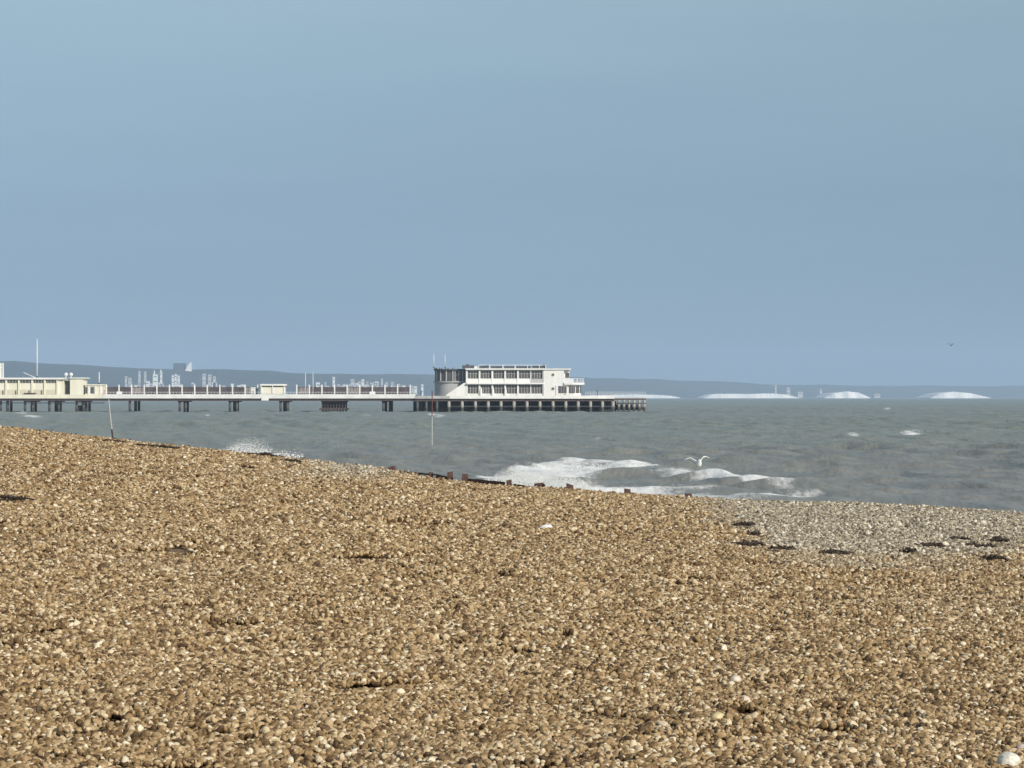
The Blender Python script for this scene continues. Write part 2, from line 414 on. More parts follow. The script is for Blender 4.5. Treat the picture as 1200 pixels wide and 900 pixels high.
bp = N(nt, 'ShaderNodeBump'); bp.inputs['Strength'].default_value = .5; bp.inputs['Distance'].default_value = .25; nt.links.new(nb.outputs['Fac'], bp.inputs['Height'])
nt.links.new(bp0.outputs['Normal'], bp.inputs['Normal'])
nt.links.new(bp.outputs['Normal'], b.inputs['Normal'])
sea, co = grid_mesh('sea', az, rad, sea_z, [mw]); tag(sea, kind='structure')
X, Y = co[:,0], co[:,1]; px, py = sea_px(X, Y); D = np.hypot(X, Y); inf = Y > 10
wob = fbm(X*.25, Y*.25, 4)-.5; wb2 = fbm(X*.06+9, Y*.06, 3)-.5
foam = lane(px, py+wob*10, [(560, 564, 5), (600, 560, 5), (670, 555, 5), (740, 555, 4), (820, 561, 3), (930, 571, 1.6)], 18)*.90
foam += lane(px, py+wob*5, [(640, 546, 2), (690, 544, 3), (760, 551, 2.5), (830, 560, 2), (940, 571, 1.5)], 16)*.7
foam += lane(px, py+wob*8, [(620, 570, 3), (700, 575, 5), (760, 579, 6), (860, 583, 6), (930, 581, 5), (970, 581, 2)], 22)*.98
foam += lane(px, py+wob*6, [(860, 566, 1.5), (950, 577, 2), (1050, 581, 1.6)], 12)*.4
for cx_, cy_, rx, ry, a in [(1068, 508, 15, 3.2, .85), (997, 511, 12, 2.4, .7), (1040, 480, 6, 1.6, .6), (38, 488, 16, 3, .7), (24, 484, 10, 2, .5), (243, 487, 5, 2, .6),
                            (290, 522, 18, 5, .5), (340, 532, 22, 2, .35), (385, 543, 30, 3, .4), (390, 526, 14, 2, .4), (515, 488, 10, 2.2, .7), (505, 486, 5, 1.8, .7), (640, 508, 30, 2, .25), (920, 492, 14, 2, .3), (700, 543, 30, 3, .5),
                            (640, 560, 50, 12, .5), (780, 480, 12, 2, .35), (390, 502, 25, 2, .35), (430, 488, 18, 1.5, .35), (870, 512, 8, 1.5, .5), (1150, 522, 9, 1.6, .45), (560, 500, 9, 1.3, .45), (700, 515, 9, 1.5, .4), (905, 538, 9, 1.8, .45), (1010, 556, 16, 2, .4), (1090, 480, 6, 1, .5), (790, 498, 6, 1.2, .4)]:
    foam += blob(px, py+wob*3, cx_, cy_, rx, ry)*a
sh_line = np.exp(-((D-crest(np.arctan2(X, Y))[1]-7)/3.0)**2)*.45   # foam wash along the whole waterline
foam = np.where(inf, foam, 0)+sh_line*sstep(-.1, .25, wb2+.1)
foam = np.clip(foam*(.80+wob*1.5), 0, 1)
a_ = sea.data.attributes.new('foam', 'FLOAT', 'POINT'); a_.data.foreach_set('value', foam.astype(np.float32))
silt = np.clip(sstep(330, 110, D)*(.85+wb2*.35), 0, 1)
a_ = sea.data.attributes.new('silt', 'FLOAT', 'POINT'); a_.data.foreach_set('value', silt.astype(np.float32))

# spray thrown up where waves break
mfm = simple('sea_foam', (.86, .86, .83), .9, .05, 3)
def spray(name, D, profile, n, rmin, rmax, label, thick=2.5):
    """droplets filling a plume; profile = [(px, top_py, base_py)]"""
    o8v = np.array([(1,0,0),(-1,0,0),(0,1,0),(0,-1,0),(0,0,1),(0,0,-1)], float)
    o8f = np.array([(0,2,4),(2,1,4),(1,3,4),(3,0,4),(2,0,5),(1,2,5),(3,1,5),(0,3,5)])
    pf = np.array(profile, float); rr = np.random.default_rng(int(D*10))
    p = rr.uniform(pf[0,0], pf[-1,0], n)
    top = np.interp(p, pf[:,0], pf[:,1]); bot = np.interp(p, pf[:,0], pf[:,2])
    top = top+(fbm(p*.12, p*0+D, 4)-.5)*14
    h = rr.random(n)**1.6; yy = bot+(top-bot)*h
    dd = D+rr.normal(size=n)*thick
    C = np.stack([wx(p, D), dd, np.maximum(EYE-(yy-HZ)/F*D, -.1)], -1)
    r = (rmin+(rmax-rmin)*rr.random(n)**2)*(1.15-.75*h)
    v = (o8v[None]*r[:,None,None]*rr.uniform(.7, 1.4, (n, 1, 3))+C[:,None,:]).reshape(-1, 3)
    f = (o8f[None]+(np.arange(n)*6)[:,None,None]).reshape(-1, 3)
    me = bpy.data.meshes.new(name); me.from_pydata(v.tolist(), [], f.tolist()); me.polygons.foreach_set('use_smooth', [True]*len(f))
    me.materials.append(mfm); o = bpy.data.objects.new(name, me); col.objects.link(o); tag(o, label, None, None, 'stuff')
spray('surf_spray', 116, [(566, 566, 570), (585, 552, 571), (605, 546, 572), (622, 548, 573), (645, 552, 574), (662, 556, 575), (690, 568, 577)], 14000, .008, .036, 'tall cream burst of surf breaking behind the groyne')
spray('surf_spray', 150, [(270, 521, 526), (281, 512, 529), (292, 506, 530), (303, 514, 530), (314, 524, 531)], 2600, .008, .030, 'small plume of spray at the left shore')
spray('surf_spray', 138, [(318, 530, 533), (330, 527, 534), (345, 531, 535), (352, 533, 536)], 450, .01, .04, 'low splash just beyond the dark seaweed at left')
spray('surf_spray', 150, [(655, 547, 549), (672, 541, 550), (690, 542, 551), (720, 548, 552), (740, 551, 553)], 2500, .01, .045, 'broken crest of the wave to the left of the gull')

# ------------------------------------------------------------------ far land
HTOP = np.array([(-1500, 415), (-300, 420), (0, 424), (20, 423.5), (50, 426.5), (95, 428), (130, 431), (160, 433), (250, 433), (305, 434.5), (315, 434), (340, 436.5), (400, 438), (505, 438.5),
                 (600, 440), (700, 443), (760, 444), (830, 446.5), (900, 450), (1000, 452), (1200, 452.5), (2500, 456)], float)
def hillD(px): return np.interp(px, [-500, 400, 800, 1300], [6900, 7600, 10500, 13800])
mh, nt, b = new_mat('downland')
g = N(nt, 'ShaderNodeNewGeometry'); n1 = noise(nt, .0035, 6, .6, g.outputs['Position'])
r1 = ramp(nt, n1.outputs['Fac'], [(.35, (.018, .028, .02)), (.55, (.032, .042, .026)), (.7, (.06, .062, .042))])
nt.links.new(r1.outputs['Color'], b.inputs['Base Color']); b.inputs['Roughness'].default_value = .95
def hills_z(X, Y):
    px = 600+F*X/Y; D0 = hillD(px); top = np.interp(px, HTOP[:,0], HTOP[:,1])
    H = (HZ-top)/F*(D0+900)+EYE
    t = (Y-D0)/900
    s = sstep(-.25, 1, t)*sstep(2.2, 1, t)
    n = fbm(X*.004, Y*.004, 4)-.5
    z = 2+(H-2)*s*(1+n*.06)+n*8*s*sstep(0, .4, t)
    return np.where(t < -.85, -1.5, z)
pxs = np.linspace(-1500, 2700, 560); tt = np.concatenate([[-.9], np.linspace(-.84, 2.0, 40)])
A, T = np.meshgrid(pxs, tt); Y = hillD(A)+T*900; X = (A-600)/F*Y; Z = hills_z(X, Y)
me = bpy.data.meshes.new('hills'); na = len(pxs); i = np.arange((len(tt)-1)*(na-1)); bq = (i//(na-1))*na+i % (na-1)
me.from_pydata(np.stack([X, Y, Z], -1).reshape(-1, 3).tolist(), [], np.stack([bq, bq+1, bq+na+1, bq+na], -1).tolist())
me.polygons.foreach_set('use_smooth', [True]*len(me.polygons)); me.materials.append(mh)
ho = bpy.data.objects.new('hills', me); col.objects.link(ho); tag(ho, kind='structure')

M['chalk'] = simple('chalk_cliff', (.88, .88, .86), .9, .05, .01)
def cliff(prof, D, label):
    rr = np.random.default_rng(int(prof[0][0])); pf = np.array(prof, float); n = 60
    xs = np.linspace(pf[0,0], pf[-1,0], n); tops = np.interp(xs, pf[:,0], pf[:,1])+(rr.random(n)-.5)*.5
    v = []; f = []
    for i, (x, t) in enumerate(zip(xs, tops)):
        j = 3*math.sin(i*.35)+rr.uniform(-.2, .2)
        v += [(wx(x, D), D-25+j, -1), (wx(x, D), D-8+j, max(1.2, wz(t, D)*.7)), (wx(x, D), D+j, max(2, wz(t, D))), (wx(x, D), D+260, max(1.5, wz(t, D)*.9)), (wx(x, D), D+270, -1)]
    for i in range(n-1):
        for k in range(4): a = i*5+k; f.append((a, a+5, a+6, a+1))
    f += [tuple(range(5)), tuple(reversed(range((n-1)*5, n*5)))]
    m = MB(); m.v = v; m.f = f
    o = m.build('chalk_cliff', 'chalk'); rebase(o); tag(o, label, None, None, 'structure')
cliff([(690, 463.2), (740, 462.2), (765, 462.6), (785, 463.6), (797, 466)], 7400, 'low white chalk cliff just beyond the pier head')
cliff([(824, 466.2), (834, 462), (845, 461.4), (880, 461.6), (905, 461), (922, 462.5), (936, 466)], 7400, 'long flat-topped white chalk cliff on the horizon')
cliff([(966, 465.8), (975, 461), (992, 458.6), (1006, 460), (1020, 466)], 7400, 'short domed white chalk cliff on the horizon')
cliff([(1090, 466), (1100, 461), (1118, 459), (1138, 461), (1160, 466)], 7400, 'rounded white chalk cliff nearest the right edge')

# ------------------------------------------------------------------ distant town
def tower(px, top, w, base, label, mat='farwhite', spire=None, D=6500, group='white buildings of the far town', roof='farroof'):
    s = D/F; t = thing('town_building', (wx(px, D), D, 2.0), label, 'building', group)
    x0, x1 = px-w/2, px+w/2
    z0 = wz(base, D); z1 = wz(top, D); z0 = 1.0
    a, b_ = wx(x0, D), wx(x1, D); dep = max(12, w*s*.8)
    MB().box(a, b_, D, D+dep, z0, z1).build('wall', mat, t)
    MB().box(a-.5, b_+.5, D-.5, D+dep+.5, z1+.01, z1+1.4).build('roof', roof if mat != 'farwhite' else 'farpale', t)
    nb_ = max(1, int((z1-z0)/12))
    for k in range(nb_):
        zc = z1-5-12*k
        if zc > 8: MB().box(a+(b_-a)*.18, a+(b_-a)*.82, D-.25, D+.3, zc-1.1, zc+1.1).build('window_band', 'farwindow', t)
    if spire:
        MB().tube([(wx(px-w*.25, D), D+dep/2, z1+1.4), (wx(px-w*.25, D), D+dep/2, wz(spire, D))], [2.2, .6], 6).build('spire', mat, t)
    return t
tower(181.8, 439, 5.5, 455, 'broad white tower block with a mast on its roof, tallest of the far town', spire=433.5)
tower(188.5, 436, 2.0, 452, 'slim white tower with pointed top right of the broad white block', spire=433)
tower(147.5, 441, 2.2, 452, 'narrow pale tower at the left end of the far town', 'farpale')
tower(152, 443, 3.2, 451, 'squat pale block beside the narrow leftmost tower', 'farpale')
tower(163, 435, 2.2, 452, 'pale tall slab left of the twin towers behind the pier', 'farpale')
tower(169.8, 435.5, 2.0, 450, 'thin pale tower left of the broad white block', 'farpale')
tower(172.5, 447, 5, 455, 'low wide white block at the foot of the thin pale tower')
tower(202.5, 440, 2.6, 455, 'left one of three close white towers under the grey block')
tower(205.8, 439, 2.2, 455, 'middle one of three close white towers under the grey block')
tower(209, 440.5, 2.0, 455, 'right one of three close white towers under the grey block')
tower(207, 451, 9, 457, 'wide low white block in front of the three close towers', D=6400)
tower(239, 438, 3.6, 450, 'left one of the white tower trio right of the grey block', 'farpale')
tower(245.6, 439, 3.4, 450, 'middle one of the white tower trio right of the grey block', 'farpale')
tower(251, 441, 2.8, 450, 'right one of the white tower trio right of the grey block', 'farpale')
# big grey block with a bright sloping end
t = thing('town_building', (wx(211, 6800), 6800, 2), 'tall grey block rising above the hills with a bright white pointed end', 'building', 'white buildings of the far town')
MB().pbox(203, 215.5, 425.5, 464, 6800, 45).build('wall', 'fargrey', t)
m = MB(); D_ = 6800; q = [(216.5, 434.5), (223.5, 435.2), (223, 424.5), (220.5, 428)]
m.v = [tuple(W(x, y, D_)) for x, y in q]+[tuple(W(x, y, D_)+Vector((0, 30, 0))) for x, y in q]; m.f = [(0,1,2,3), (7,6,5,4), (0,4,5,1), (1,5,6,2), (2,6,7,3), (3,7,4,0)]
m.build('end_wall', 'farwhite', t); MB().pbox(215.6, 224, 435.3, 464, 6800, 40).build('annexe', 'fargrey', t)
rr = random.Random(4)
for px_, tp, w_ in [(391, 441, 2.5), (404, 450, 3), (413, 443.5, 4), (425, 444, 3), (430, 450, 4), (436, 449, 4.5), (442, 451, 5), (447.5, 443, 2.2), (453, 447, 3), (460, 451, 4), (467, 449, 3.5), (473, 451, 4),
                    (487, 452, 3), (272, 449, 3), (284, 450, 4), (262, 451, 4), (190, 450, 4), (196, 452, 3), (375, 451, 3), (384, 452, 4)]:
    tower(px_, tp+1, w_, 455, 'pale speck of a far house seen over the pier railing', 'farwhite' if rr.random() < .35 else 'farpale', group='far houses seen over the pier')
for k in range(46):
    px_ = rr.choice([rr.uniform(128, 300), rr.uniform(150, 262), rr.uniform(350, 500), rr.uniform(395, 470)])
    if 201 < px_ < 218: continue
    tower(px_, rr.uniform(447, 453), rr.uniform(1.6, 4.5), 455, 'pale speck of a far house seen over the pier railing', rr.choice(['farwhite', 'farpale', 'farpale']), group='far houses seen over the pier', D=rr.choice([6300, 6550, 6750]))
for px_, tp, w_, lb in [(909, 451, 2.2, 'thin pale tower above the long flat white cliff'), (924, 454, 4, 'pale block at the right end of the long flat cliff'), (938, 459, 6, 'low pale building between the two middle cliffs'),
                        (962, 455.5, 2.5, 'small pale tower just left of the domed white cliff'), (1028, 461.5, 7, 'low pale building just right of the domed white cliff')]:
    tower(px_, tp, w_, 464, lb, 'farpale', D=8000, group='pale buildings beyond the cliffs')

# ------------------------------------------------------------------ the pier
DN = 716.0    # front edge of the neck
DH = 706.0    # front edge of the head
pier = thing('pier', (wx(300, DN), DN, 0), 'long pier on piles reaching out to sea from the left edge of the photo', 'pier')
MB().pbox(-260, 500, 464.8, 466.2, DN, 12).build('deck', 'deck', pier)
m = MB().pbox(-260, 121, 462.4, 466.9, DN, .3, -.3)
m.build('parapet', 'cream', pier)
m = MB().pbox(121.1, 487, 462.0, 466.9, DN, .3, -.3); m.build('parapet', 'fascia', pier)
MB().pbox(121.1, 487, 462.6, 466, DN, .3, 11.7).build('parapet', 'fascia', pier)
m = MB().pbox(-260, 500, 467.0, 469.8, DN, .5, .1).pbox(-260, 500, 467.0, 469.8, DN, .5, 5.6).pbox(-260, 500, 467.0, 469.8, DN, .5, 11)
m.build('girder', 'girder', pier)
m = MB()
for xx in range(-250, 500, 15): m.pbox(xx, xx+1, 466.3, 468.6, DN, 11, .65)
m.build('cross_beams', 'iron', pier)
MB().pbox(-60, 122, 471.7, 472.7, DN, .25, .4).build('brace', 'iron', pier)
def pile(px_, D, r, ztop, mat):
    x = wx(px_, DN if D >= DN else DH)
    MB().tube([(x, D, -1.8), (x, D, ztop)], [r, r], 10).build('pile', mat, pier, smooth=False)
zt = wz(469.85, DN)
for c, offs in [(4, (-4, 0, 4)), (33, (-4.5, 0, 4.5)), (62.5, (-5.5, 0, 5.5)), (95, (-6, -2, 2, 6)), (153.5, (-2, 2.2)), (213.5, (-3.4, 0, 3.4)), (273, (-4, 0, 4)), (332.5, (-4, 0, 4)), (452.5, (-3.4, 3.4)), ]:
    for k, o_ in enumerate(offs):
        pile(c+o_, DN+1.2+(k % 2)*4.5, .36, zt, 'ironpile')
        if k < 2: pile(c+o_+1.2, DN+9.8, .36, zt, 'ironpile')
for c in (33, 62.5, 95, 213.5, 273, 332.5, 452.5):
    MB().pbox(c-6, c+6, 469.9, 471, DN, 10, 1).build('cap_beam', 'iron', pier)
MB().pbox(88, 101, 475, 482, DN, .3, 2.2).build('dark_brace_panel', 'ironpile', pier)
# old landing stage under the neck
m = MB().pbox(376, 405.5, 469.9, 471.4, DN, 9, .8)
for xx in np.linspace(377, 404.5, 9): m.pbox(xx-.55, xx+.55, 471.3, 484, DN, .5, 1.4).pbox(xx-.55, xx+.55, 471.3, 484, DN, .5, 6)
m.pbox(374, 406, 478.5, 480.3, DN, 10, .3).pbox(376.5, 405, 474, 475.2, DN, .3, 1.95).pbox(377, 405, 471.4, 478, DN, .3, 4)
m.build('landing_stage', 'girder', pier)
# pier head
HX0, HX1 = 486, 757
m = MB().pbox(HX0, 720, 464.9, 466.6, DH, 36); m.pbox(720, 757, 466.2, 467.2, DH+4, 26); m.build('head_deck', 'deck', pier)
MB().pbox(527, 720, 463.6, 467.2, DH, .35, -.35).build('head_parapet', 'white', pier)
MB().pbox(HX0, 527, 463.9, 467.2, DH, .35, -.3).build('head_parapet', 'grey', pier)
m = MB().pbox(HX0, 720, 467.25, 470.2, DH, .5, .1).pbox(HX0, 720, 467.25, 470.2, DH, .5, 12); m.build('girder', 'girder', pier)
MB().pbox(720, 757, 467.3, 468.6, DH+4, .4).build('girder', 'girder', pier)
zt2 = wz(470.25, DH)
fx = [489, 499.5, 512, 526, 541.5, 557, 572, 587, 602.3, 617.5, 632.7, 648, 663, 677.5, 692, 706, 718.5]
for i, p_ in enumerate(fx):
    pile(p_, DH+.5, .42 if i > 2 else .34, zt2, 'pile' if i > 2 else 'ironpile')
    for rr_i, (dy, sh_) in enumerate([(8, 3.2), (18, -4.3)]): pile(p_+sh_, DH+dy, .4, zt2, 'ironpile')
    if i % 2: MB().pbox(p_-5, p_+6, 471.5, 483, DH, .3, 13).build('dark_brace_panel', 'iron', pier)
for p_ in [726, 732, 738, 744, 750, 756]:
    pile(p_, DH+4.3, .36, wz(468.7, DH), 'pile')
m = MB()
for a_, b_ in zip(fx[3:], fx[4:]): m.pbox(a_+1.9, b_-1.9, 475.6, 477.0, DH, .25, .4)
m.pbox(541, 719, 480.2, 482.4, DH, .3, 6); m.pbox(489, 540, 478, 482, DH, .3, 6)
m.build('cross_brace', 'iron', pier)
m = MB().pbox(722, 757, 472.0, 473, DH+4, .25, -.1).pbox(720, 757, 477, 480.5, DH+4, .6, 2.5); m.build('fender_rail', 'iron', pier)
MB().pbox(489, 540, 470.3, 480, DH, .3, 9).build('dark_brace_panel', 'iron', pier)
for a_, b_ in zip(fx, fx[1:]):
    MB().pbox(a_+1.2, b_+1.8, 470.3, 484, DH, .3, 24).build('dark_brace_panel', 'iron', pier)  # solid sheets added to darken the see-through bays, standing for dense ironwork
for a_ in (724, 735, 746): MB().pbox(a_, a_+9, 474, 481, DH+4, .3, 14).build('dark_brace_panel', 'iron', pier)
# railings on the pier head
m = MB()
for xx in np.arange(686, 757, 3.2): m.pbox(xx-.18, xx+.18, 459.2, 464.8 if xx < 720 else 466.1, DH, .1, .3)
for yy in (459.2, 461.3): m.pbox(686, 756.6, yy, yy+.3, DH, .08, .3)
m.build('railing', 'mast', pier)
m = MB()
for xx in np.arange(122, 487, 3.7): m.pbox(xx-.12, xx+.12, 459.6, 462.0, DN, .08, -.2)
m.pbox(122, 487, 459.4, 459.75, DN, .08, -.2); m.build('railing', 'mast', pier)

# glazed windscreen down the middle of the neck
def screen(x0, x1, label):
    Dm = DN+5.5; t = thing('windscreen', (wx((x0+x1)/2, Dm), Dm, wz(465, Dm)), label, 'windscreen', 'windscreens along the pier deck')
    xs = []; x = x0
    while x <= x1+.1: xs.append(x); x += 14.77
    for x in xs:
        MB().pbox(x-.75, x+.75, 450.8, 464.7, Dm, .35, -.2).build('post', 'white', t)
    for a, b_ in zip(xs, xs[1:]):
        p = MB().pbox(a+.8, b_-.8, 454.2, 464.5, Dm, .12).build('panel', random.choice(['panelglass', 'panelglass', 'panelglass', 'glintpane']), t)
        f = MB().pbox(a+.8, b_-.8, 453.5, 454.15, Dm, .2, -.04)
        for k in range(1, 4):
            xm = a+(b_-a)*k/4; f.pbox(xm-.22, xm+.22, 454.2, 464.5, Dm, .2, -.045)
        f.pbox(a+.8, b_-.8, 461.2, 462.4, Dm, .1, -.12)
        f.build('frame', 'maroon', p)
    return t
screen(124.8, 303, 'left run of maroon-framed windscreen with white posts, from kiosk to shelter')
screen(347.8, 483, 'right run of maroon-framed windscreen with white posts, from shelter to pavilion')
MB()
def lampbase(px_, label):
    Dm = DN+1.5; t = thing('deck_seat', (wx(px_, Dm), Dm, wz(465, Dm)), label, 'seat', 'white seats along the pier railing')
    MB().pbox(px_-3.2, px_+3.2, 461, 462, Dm, .9).build('seat', 'white', t)
    MB().pbox(px_-3.2, px_+3.2, 458.8, 461, Dm, .12, .9).build('backrest', 'white', t)
    for dx in (-2.7, 2.7): MB().pbox(px_+dx-.25, px_+dx+.25, 462.05, 464.7, Dm, .7, .1).build('leg', 'iron', t)
lampbase(139.3, 'white bench on the pier deck near the cream kiosk')
lampbase(436.3, 'white bench on the pier deck short of the end pavilion')

# mid-pier shelter
Ds = DN+.6
t = thing('pier_shelter', (wx(320, Ds), Ds, wz(465, Ds)), 'small cream shelter with flat roof halfway along the pier', 'shelter')
MB().pbox(306.3, 333.8, 453.6, 464.7, Ds, 3.2).build('wall', 'cream', t)
MB().pbox(305, 335, 450, 452.0, Ds, 4.2, -.4).build('roof', 'white', t)
MB().pbox(306, 334, 452.05, 453.55, Ds, 3.4, -.1).build('window_strip', 'glass', t)
for x in (306.2, 319.6, 333): MB().pbox(x-.5, x+.5, 452.05, 464.7, Ds, .2, -.25).build('pilaster', 'white', t)
t = thing('sign_board', (wx(310.7, DN), DN-.35, wz(469, DN)), 'white board fixed to the pier edge under the shelter', 'board')
MB().pbox(306.5, 315, 464.9, 469.2, DN, .06, -.45).build('panel', 'white', t); MB().pbox(306.2, 315.3, 469.25, 469.5, DN, .12, -.45).build('frame', 'mast', t)
t = thing('kiosk', (wx(296.6, Ds), Ds, wz(465, Ds)), 'narrow white hut on the deck just left of the shelter', 'hut')
MB().pbox(294.3, 299, 455, 464.7, Ds, 1.2).build('wall', 'white', t); MB().pbox(293.8, 299.5, 453.9, 454.9, Ds, 1.5, -.15).build('roof', 'white', t)
MB().pbox(295.6, 297.8, 457.5, 464.6, Ds, .06, -.07).build('door', 'grey', t)

# amusement hall at the left edge
Da = DN+.5
t = thing('amusement_hall', (wx(20, Da), Da, wz(465, Da)), 'long cream flat-roofed hall on the pier at the left edge', 'building')
MB().pbox(-120, 75, 444.6, 464.7, Da, 9.5, .35).build('wall', 'cream', t)
MB().pbox(-120, 76, 442.6, 444.6, Da, 11, -.4).build('roof', 'white', t)
for k, x in enumerate([-67, -52.5, -38, -23, -8, 7, 22, 37.6, 52.3, 67]): MB().pbox(x-1, x+1, 444.65, 464.7, Da, .33, 0).build('pilaster', 'cream', t)
for k in range(9):
    a = [-67, -52.5, -38, -23, -8, 7, 22, 37.6, 52.3][k]; b_ = [-52.5, -38, -23, -8, 7, 22, 37.6, 52.3, 67][k]
    w = MB().pbox(a+1.6, b_-1.6, 445.6, 448.8, Da, .1, .27).build('window', 'glass', t)
    f = MB()
    for j in range(1, 4):
        xm = a+(b_-a)*j/4; f.pbox(xm-.16, xm+.16, 445.6, 448.8, Da, .06, .2)
    f.build('mullion', 'cream', w)
    f = MB().pbox(a+1.4, b_-1.4, 456.5, 462, Da, .06, .28); f.build('lower_panel', 'creamdk', t)
    if k in (4, 5, 6, 7): MB().pbox(b_-4.4, b_-3.1, 457.6, 463.2, Da, .08, .19).build('window', 'glass', t)
MB().pbox(28.5, 42, 460.4, 461.5, Da, .5, -.3).build('awning', 'maroon', t)
MB().pbox(75.1, 82, 446, 464.7, Da, 3, 2).build('porch_wall', 'grey', t)
MB().pbox(75.4, 81.8, 448, 461, Da, .1, 1.8).build('door', 'glass', t)
MB().pbox(76.05, 82, 442.9, 446, Da, 4, .1).build('porch_roof', 'grey', t)
MB().pbox(82.1, 97.5, 443.6, 464.7, Da, 7, -.1).build('end_tower', 'cream', t)
MB().pbox(81.6, 100.5, 442.4, 443.55, Da, 8, -.5).build('tower_roof', 'white', t)
for x in (77.3, 83.2):
    c = W(x, 438.8, Da+2); m = MB(); m.tube([c+Vector((0, 0, -.5+1.0*(1-math.cos(a))/2)) for a in np.linspace(.15, 3.0, 8)], [.52*math.sin(a) for a in np.linspace(.15, 3.0, 8)], 12)
    f = m.build('ball_finial', 'white', t, smooth=True)
    MB().tube([W(x, 442.5, Da+2)+Vector((0, 0, -.1)), c+Vector((0, 0, -.45))], [.14, .14], 8).build('stem', 'white', f)
t = thing('kiosk', (wx(109, Da), Da, wz(465, Da)), 'low cream kiosk with open hatches right of the long hall', 'kiosk')
MB().pbox(99.5, 120, 451.8, 464.7, Da, 5, .2).build('wall', 'cream', t); MB().pbox(98.5, 121, 450.3, 451.75, Da, 5.6, -.1).build('roof', 'cream', t)
for a, b_ in ((99.9, 102.2), (106, 110)): MB().pbox(a, b_, 453.5, 461, Da, .1, .12).build('hatch', 'glass', t)
for a in (103, 111, 117): MB().pbox(a, a+1.2, 452, 464.6, Da, .15, .03).build('pilaster', 'white', t)
# poles
def mast(px_, top, base, D, label, r=.11, group=None, dark=False, cat='mast', name='mast'):
    t = thing(name, (wx(px_, D), D, wz(base, D)), label, cat, group)
    MB().tube([W(px_, base, D), W(px_, top, D)], [r, r*.7], 8).build('pole', 'mast', t, smooth=True)
    c = W(px_, top, D); MB().tube([c, c+Vector((0, 0, .12)), c+Vector((0, 0, .26))], [r*.8, r*1.7, r*.6], 8).build('cap', 'mast', t)
    MB().tube([W(px_, base, D), W(px_, base, D)+Vector((0, 0, .35))], [r*1.9, r*1.5], 8).build('base', 'iron', t)
mast(43.4, 398.5, 442.5, Da+3, 'tall flagpole rising from the roof of the cream hall', .17, cat='flagpole', name='flagpole')
t = thing('flag', (wx(36, Da+3), Da+3, wz(442, Da+3)), 'faint slanting stay rod on the hall roof left of the flagpole', 'rod'); t.name = 'stay_rod'
MB().tube([W(27.5, 436.5, Da+3), W(41, 442.4, Da+3)], [.09, .09], 6).build('rod', 'mast', t); MB().pbox(40, 42, 441.9, 442.6, Da+3, .4, -.2).build('foot', 'mast', t)
t = thing('roof_pylon', (wx(.8, Da+2), Da+2, wz(442.6, Da+2)), 'white upright pylon on the hall roof at the very left edge', 'pylon')
MB().pbox(-3, 1.6, 425.5, 442.55, Da+2, 1).build('panel', 'white', t); MB().pbox(2.8, 4.2, 425.2, 442.55, Da+2, .3).build('post', 'white', t)
MB().pbox(1.65, 2.75, 430, 431, Da+2, .2).build('bracket', 'white', t)
mast(116.2, 437, 450.2, Da+2, 'short white mast on the roof of the low kiosk', .16)
mast(358, 438, 464.7, DN+3, 'left one of the two white masts right of the shelter', .10, 'pair of masts by the shelter')
mast(366.8, 436.5, 464.7, DN+3, 'right one of the two white masts right of the shelter', .10, 'pair of masts by the shelter')
mast(508.4, 416, 431.3, DN+8, 'pale mast at the left end of the pavilion roof', .10, 'pale masts on the end pavilion')
mast(521.5, 416.5, 431.3, DN+4, 'pale mast right of the first one on the pavilion roof', .10, 'pale masts on the end pavilion')

# ------------------------------------------------------------------ end pavilion
DP = DH+5.0
pv = thing('pier_pavilion', (wx(600, DP), DP, wz(465, DP)), 'white two-storey streamlined pavilion at the sea end of the pier', 'building')
cx0 = wx(530.5, DP); r_ = wx(530.5, DP)-wx(508.5, DP); cy0 = DP+2.4+r_
MB().arc(cx0, cy0, 0.01, r_, math.pi*.5, math.pi*1.5, wz(464.8, DP), wz(448.2, DP), 24).build('rounded_wall', 'grey', pv, smooth=False)  # shade of the rounded end is put into its grey wall colour
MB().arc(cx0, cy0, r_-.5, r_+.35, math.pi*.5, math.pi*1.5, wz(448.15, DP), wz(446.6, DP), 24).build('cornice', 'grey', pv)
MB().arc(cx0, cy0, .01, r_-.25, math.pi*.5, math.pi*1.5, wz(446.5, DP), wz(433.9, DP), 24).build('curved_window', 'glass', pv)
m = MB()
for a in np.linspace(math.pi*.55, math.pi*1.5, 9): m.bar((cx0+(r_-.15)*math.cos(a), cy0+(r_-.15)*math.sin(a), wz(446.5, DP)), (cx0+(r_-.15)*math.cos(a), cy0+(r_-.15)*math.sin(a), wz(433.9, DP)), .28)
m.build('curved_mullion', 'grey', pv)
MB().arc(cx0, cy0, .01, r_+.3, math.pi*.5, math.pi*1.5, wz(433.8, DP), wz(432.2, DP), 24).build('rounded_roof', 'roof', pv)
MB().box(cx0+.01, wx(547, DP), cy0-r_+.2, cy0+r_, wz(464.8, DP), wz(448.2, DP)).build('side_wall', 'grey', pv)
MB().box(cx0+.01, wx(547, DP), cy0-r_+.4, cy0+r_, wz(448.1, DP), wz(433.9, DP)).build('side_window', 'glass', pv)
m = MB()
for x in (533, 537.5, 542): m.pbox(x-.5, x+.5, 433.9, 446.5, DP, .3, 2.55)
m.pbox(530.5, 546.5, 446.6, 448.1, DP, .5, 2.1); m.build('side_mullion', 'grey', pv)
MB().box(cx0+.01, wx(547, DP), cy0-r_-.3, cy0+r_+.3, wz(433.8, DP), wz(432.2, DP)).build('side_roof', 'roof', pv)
m = MB()
for a in np.linspace(math.pi*.6, math.pi*1.5, 8):
    p0 = Vector((cx0+r_*math.cos(a), cy0+r_*math.sin(a), wz(432.2, DP))); m.bar(p0, p0+Vector((0, 0, .35)), .5, .3)
m.build('roof_edge', 'roof', pv)
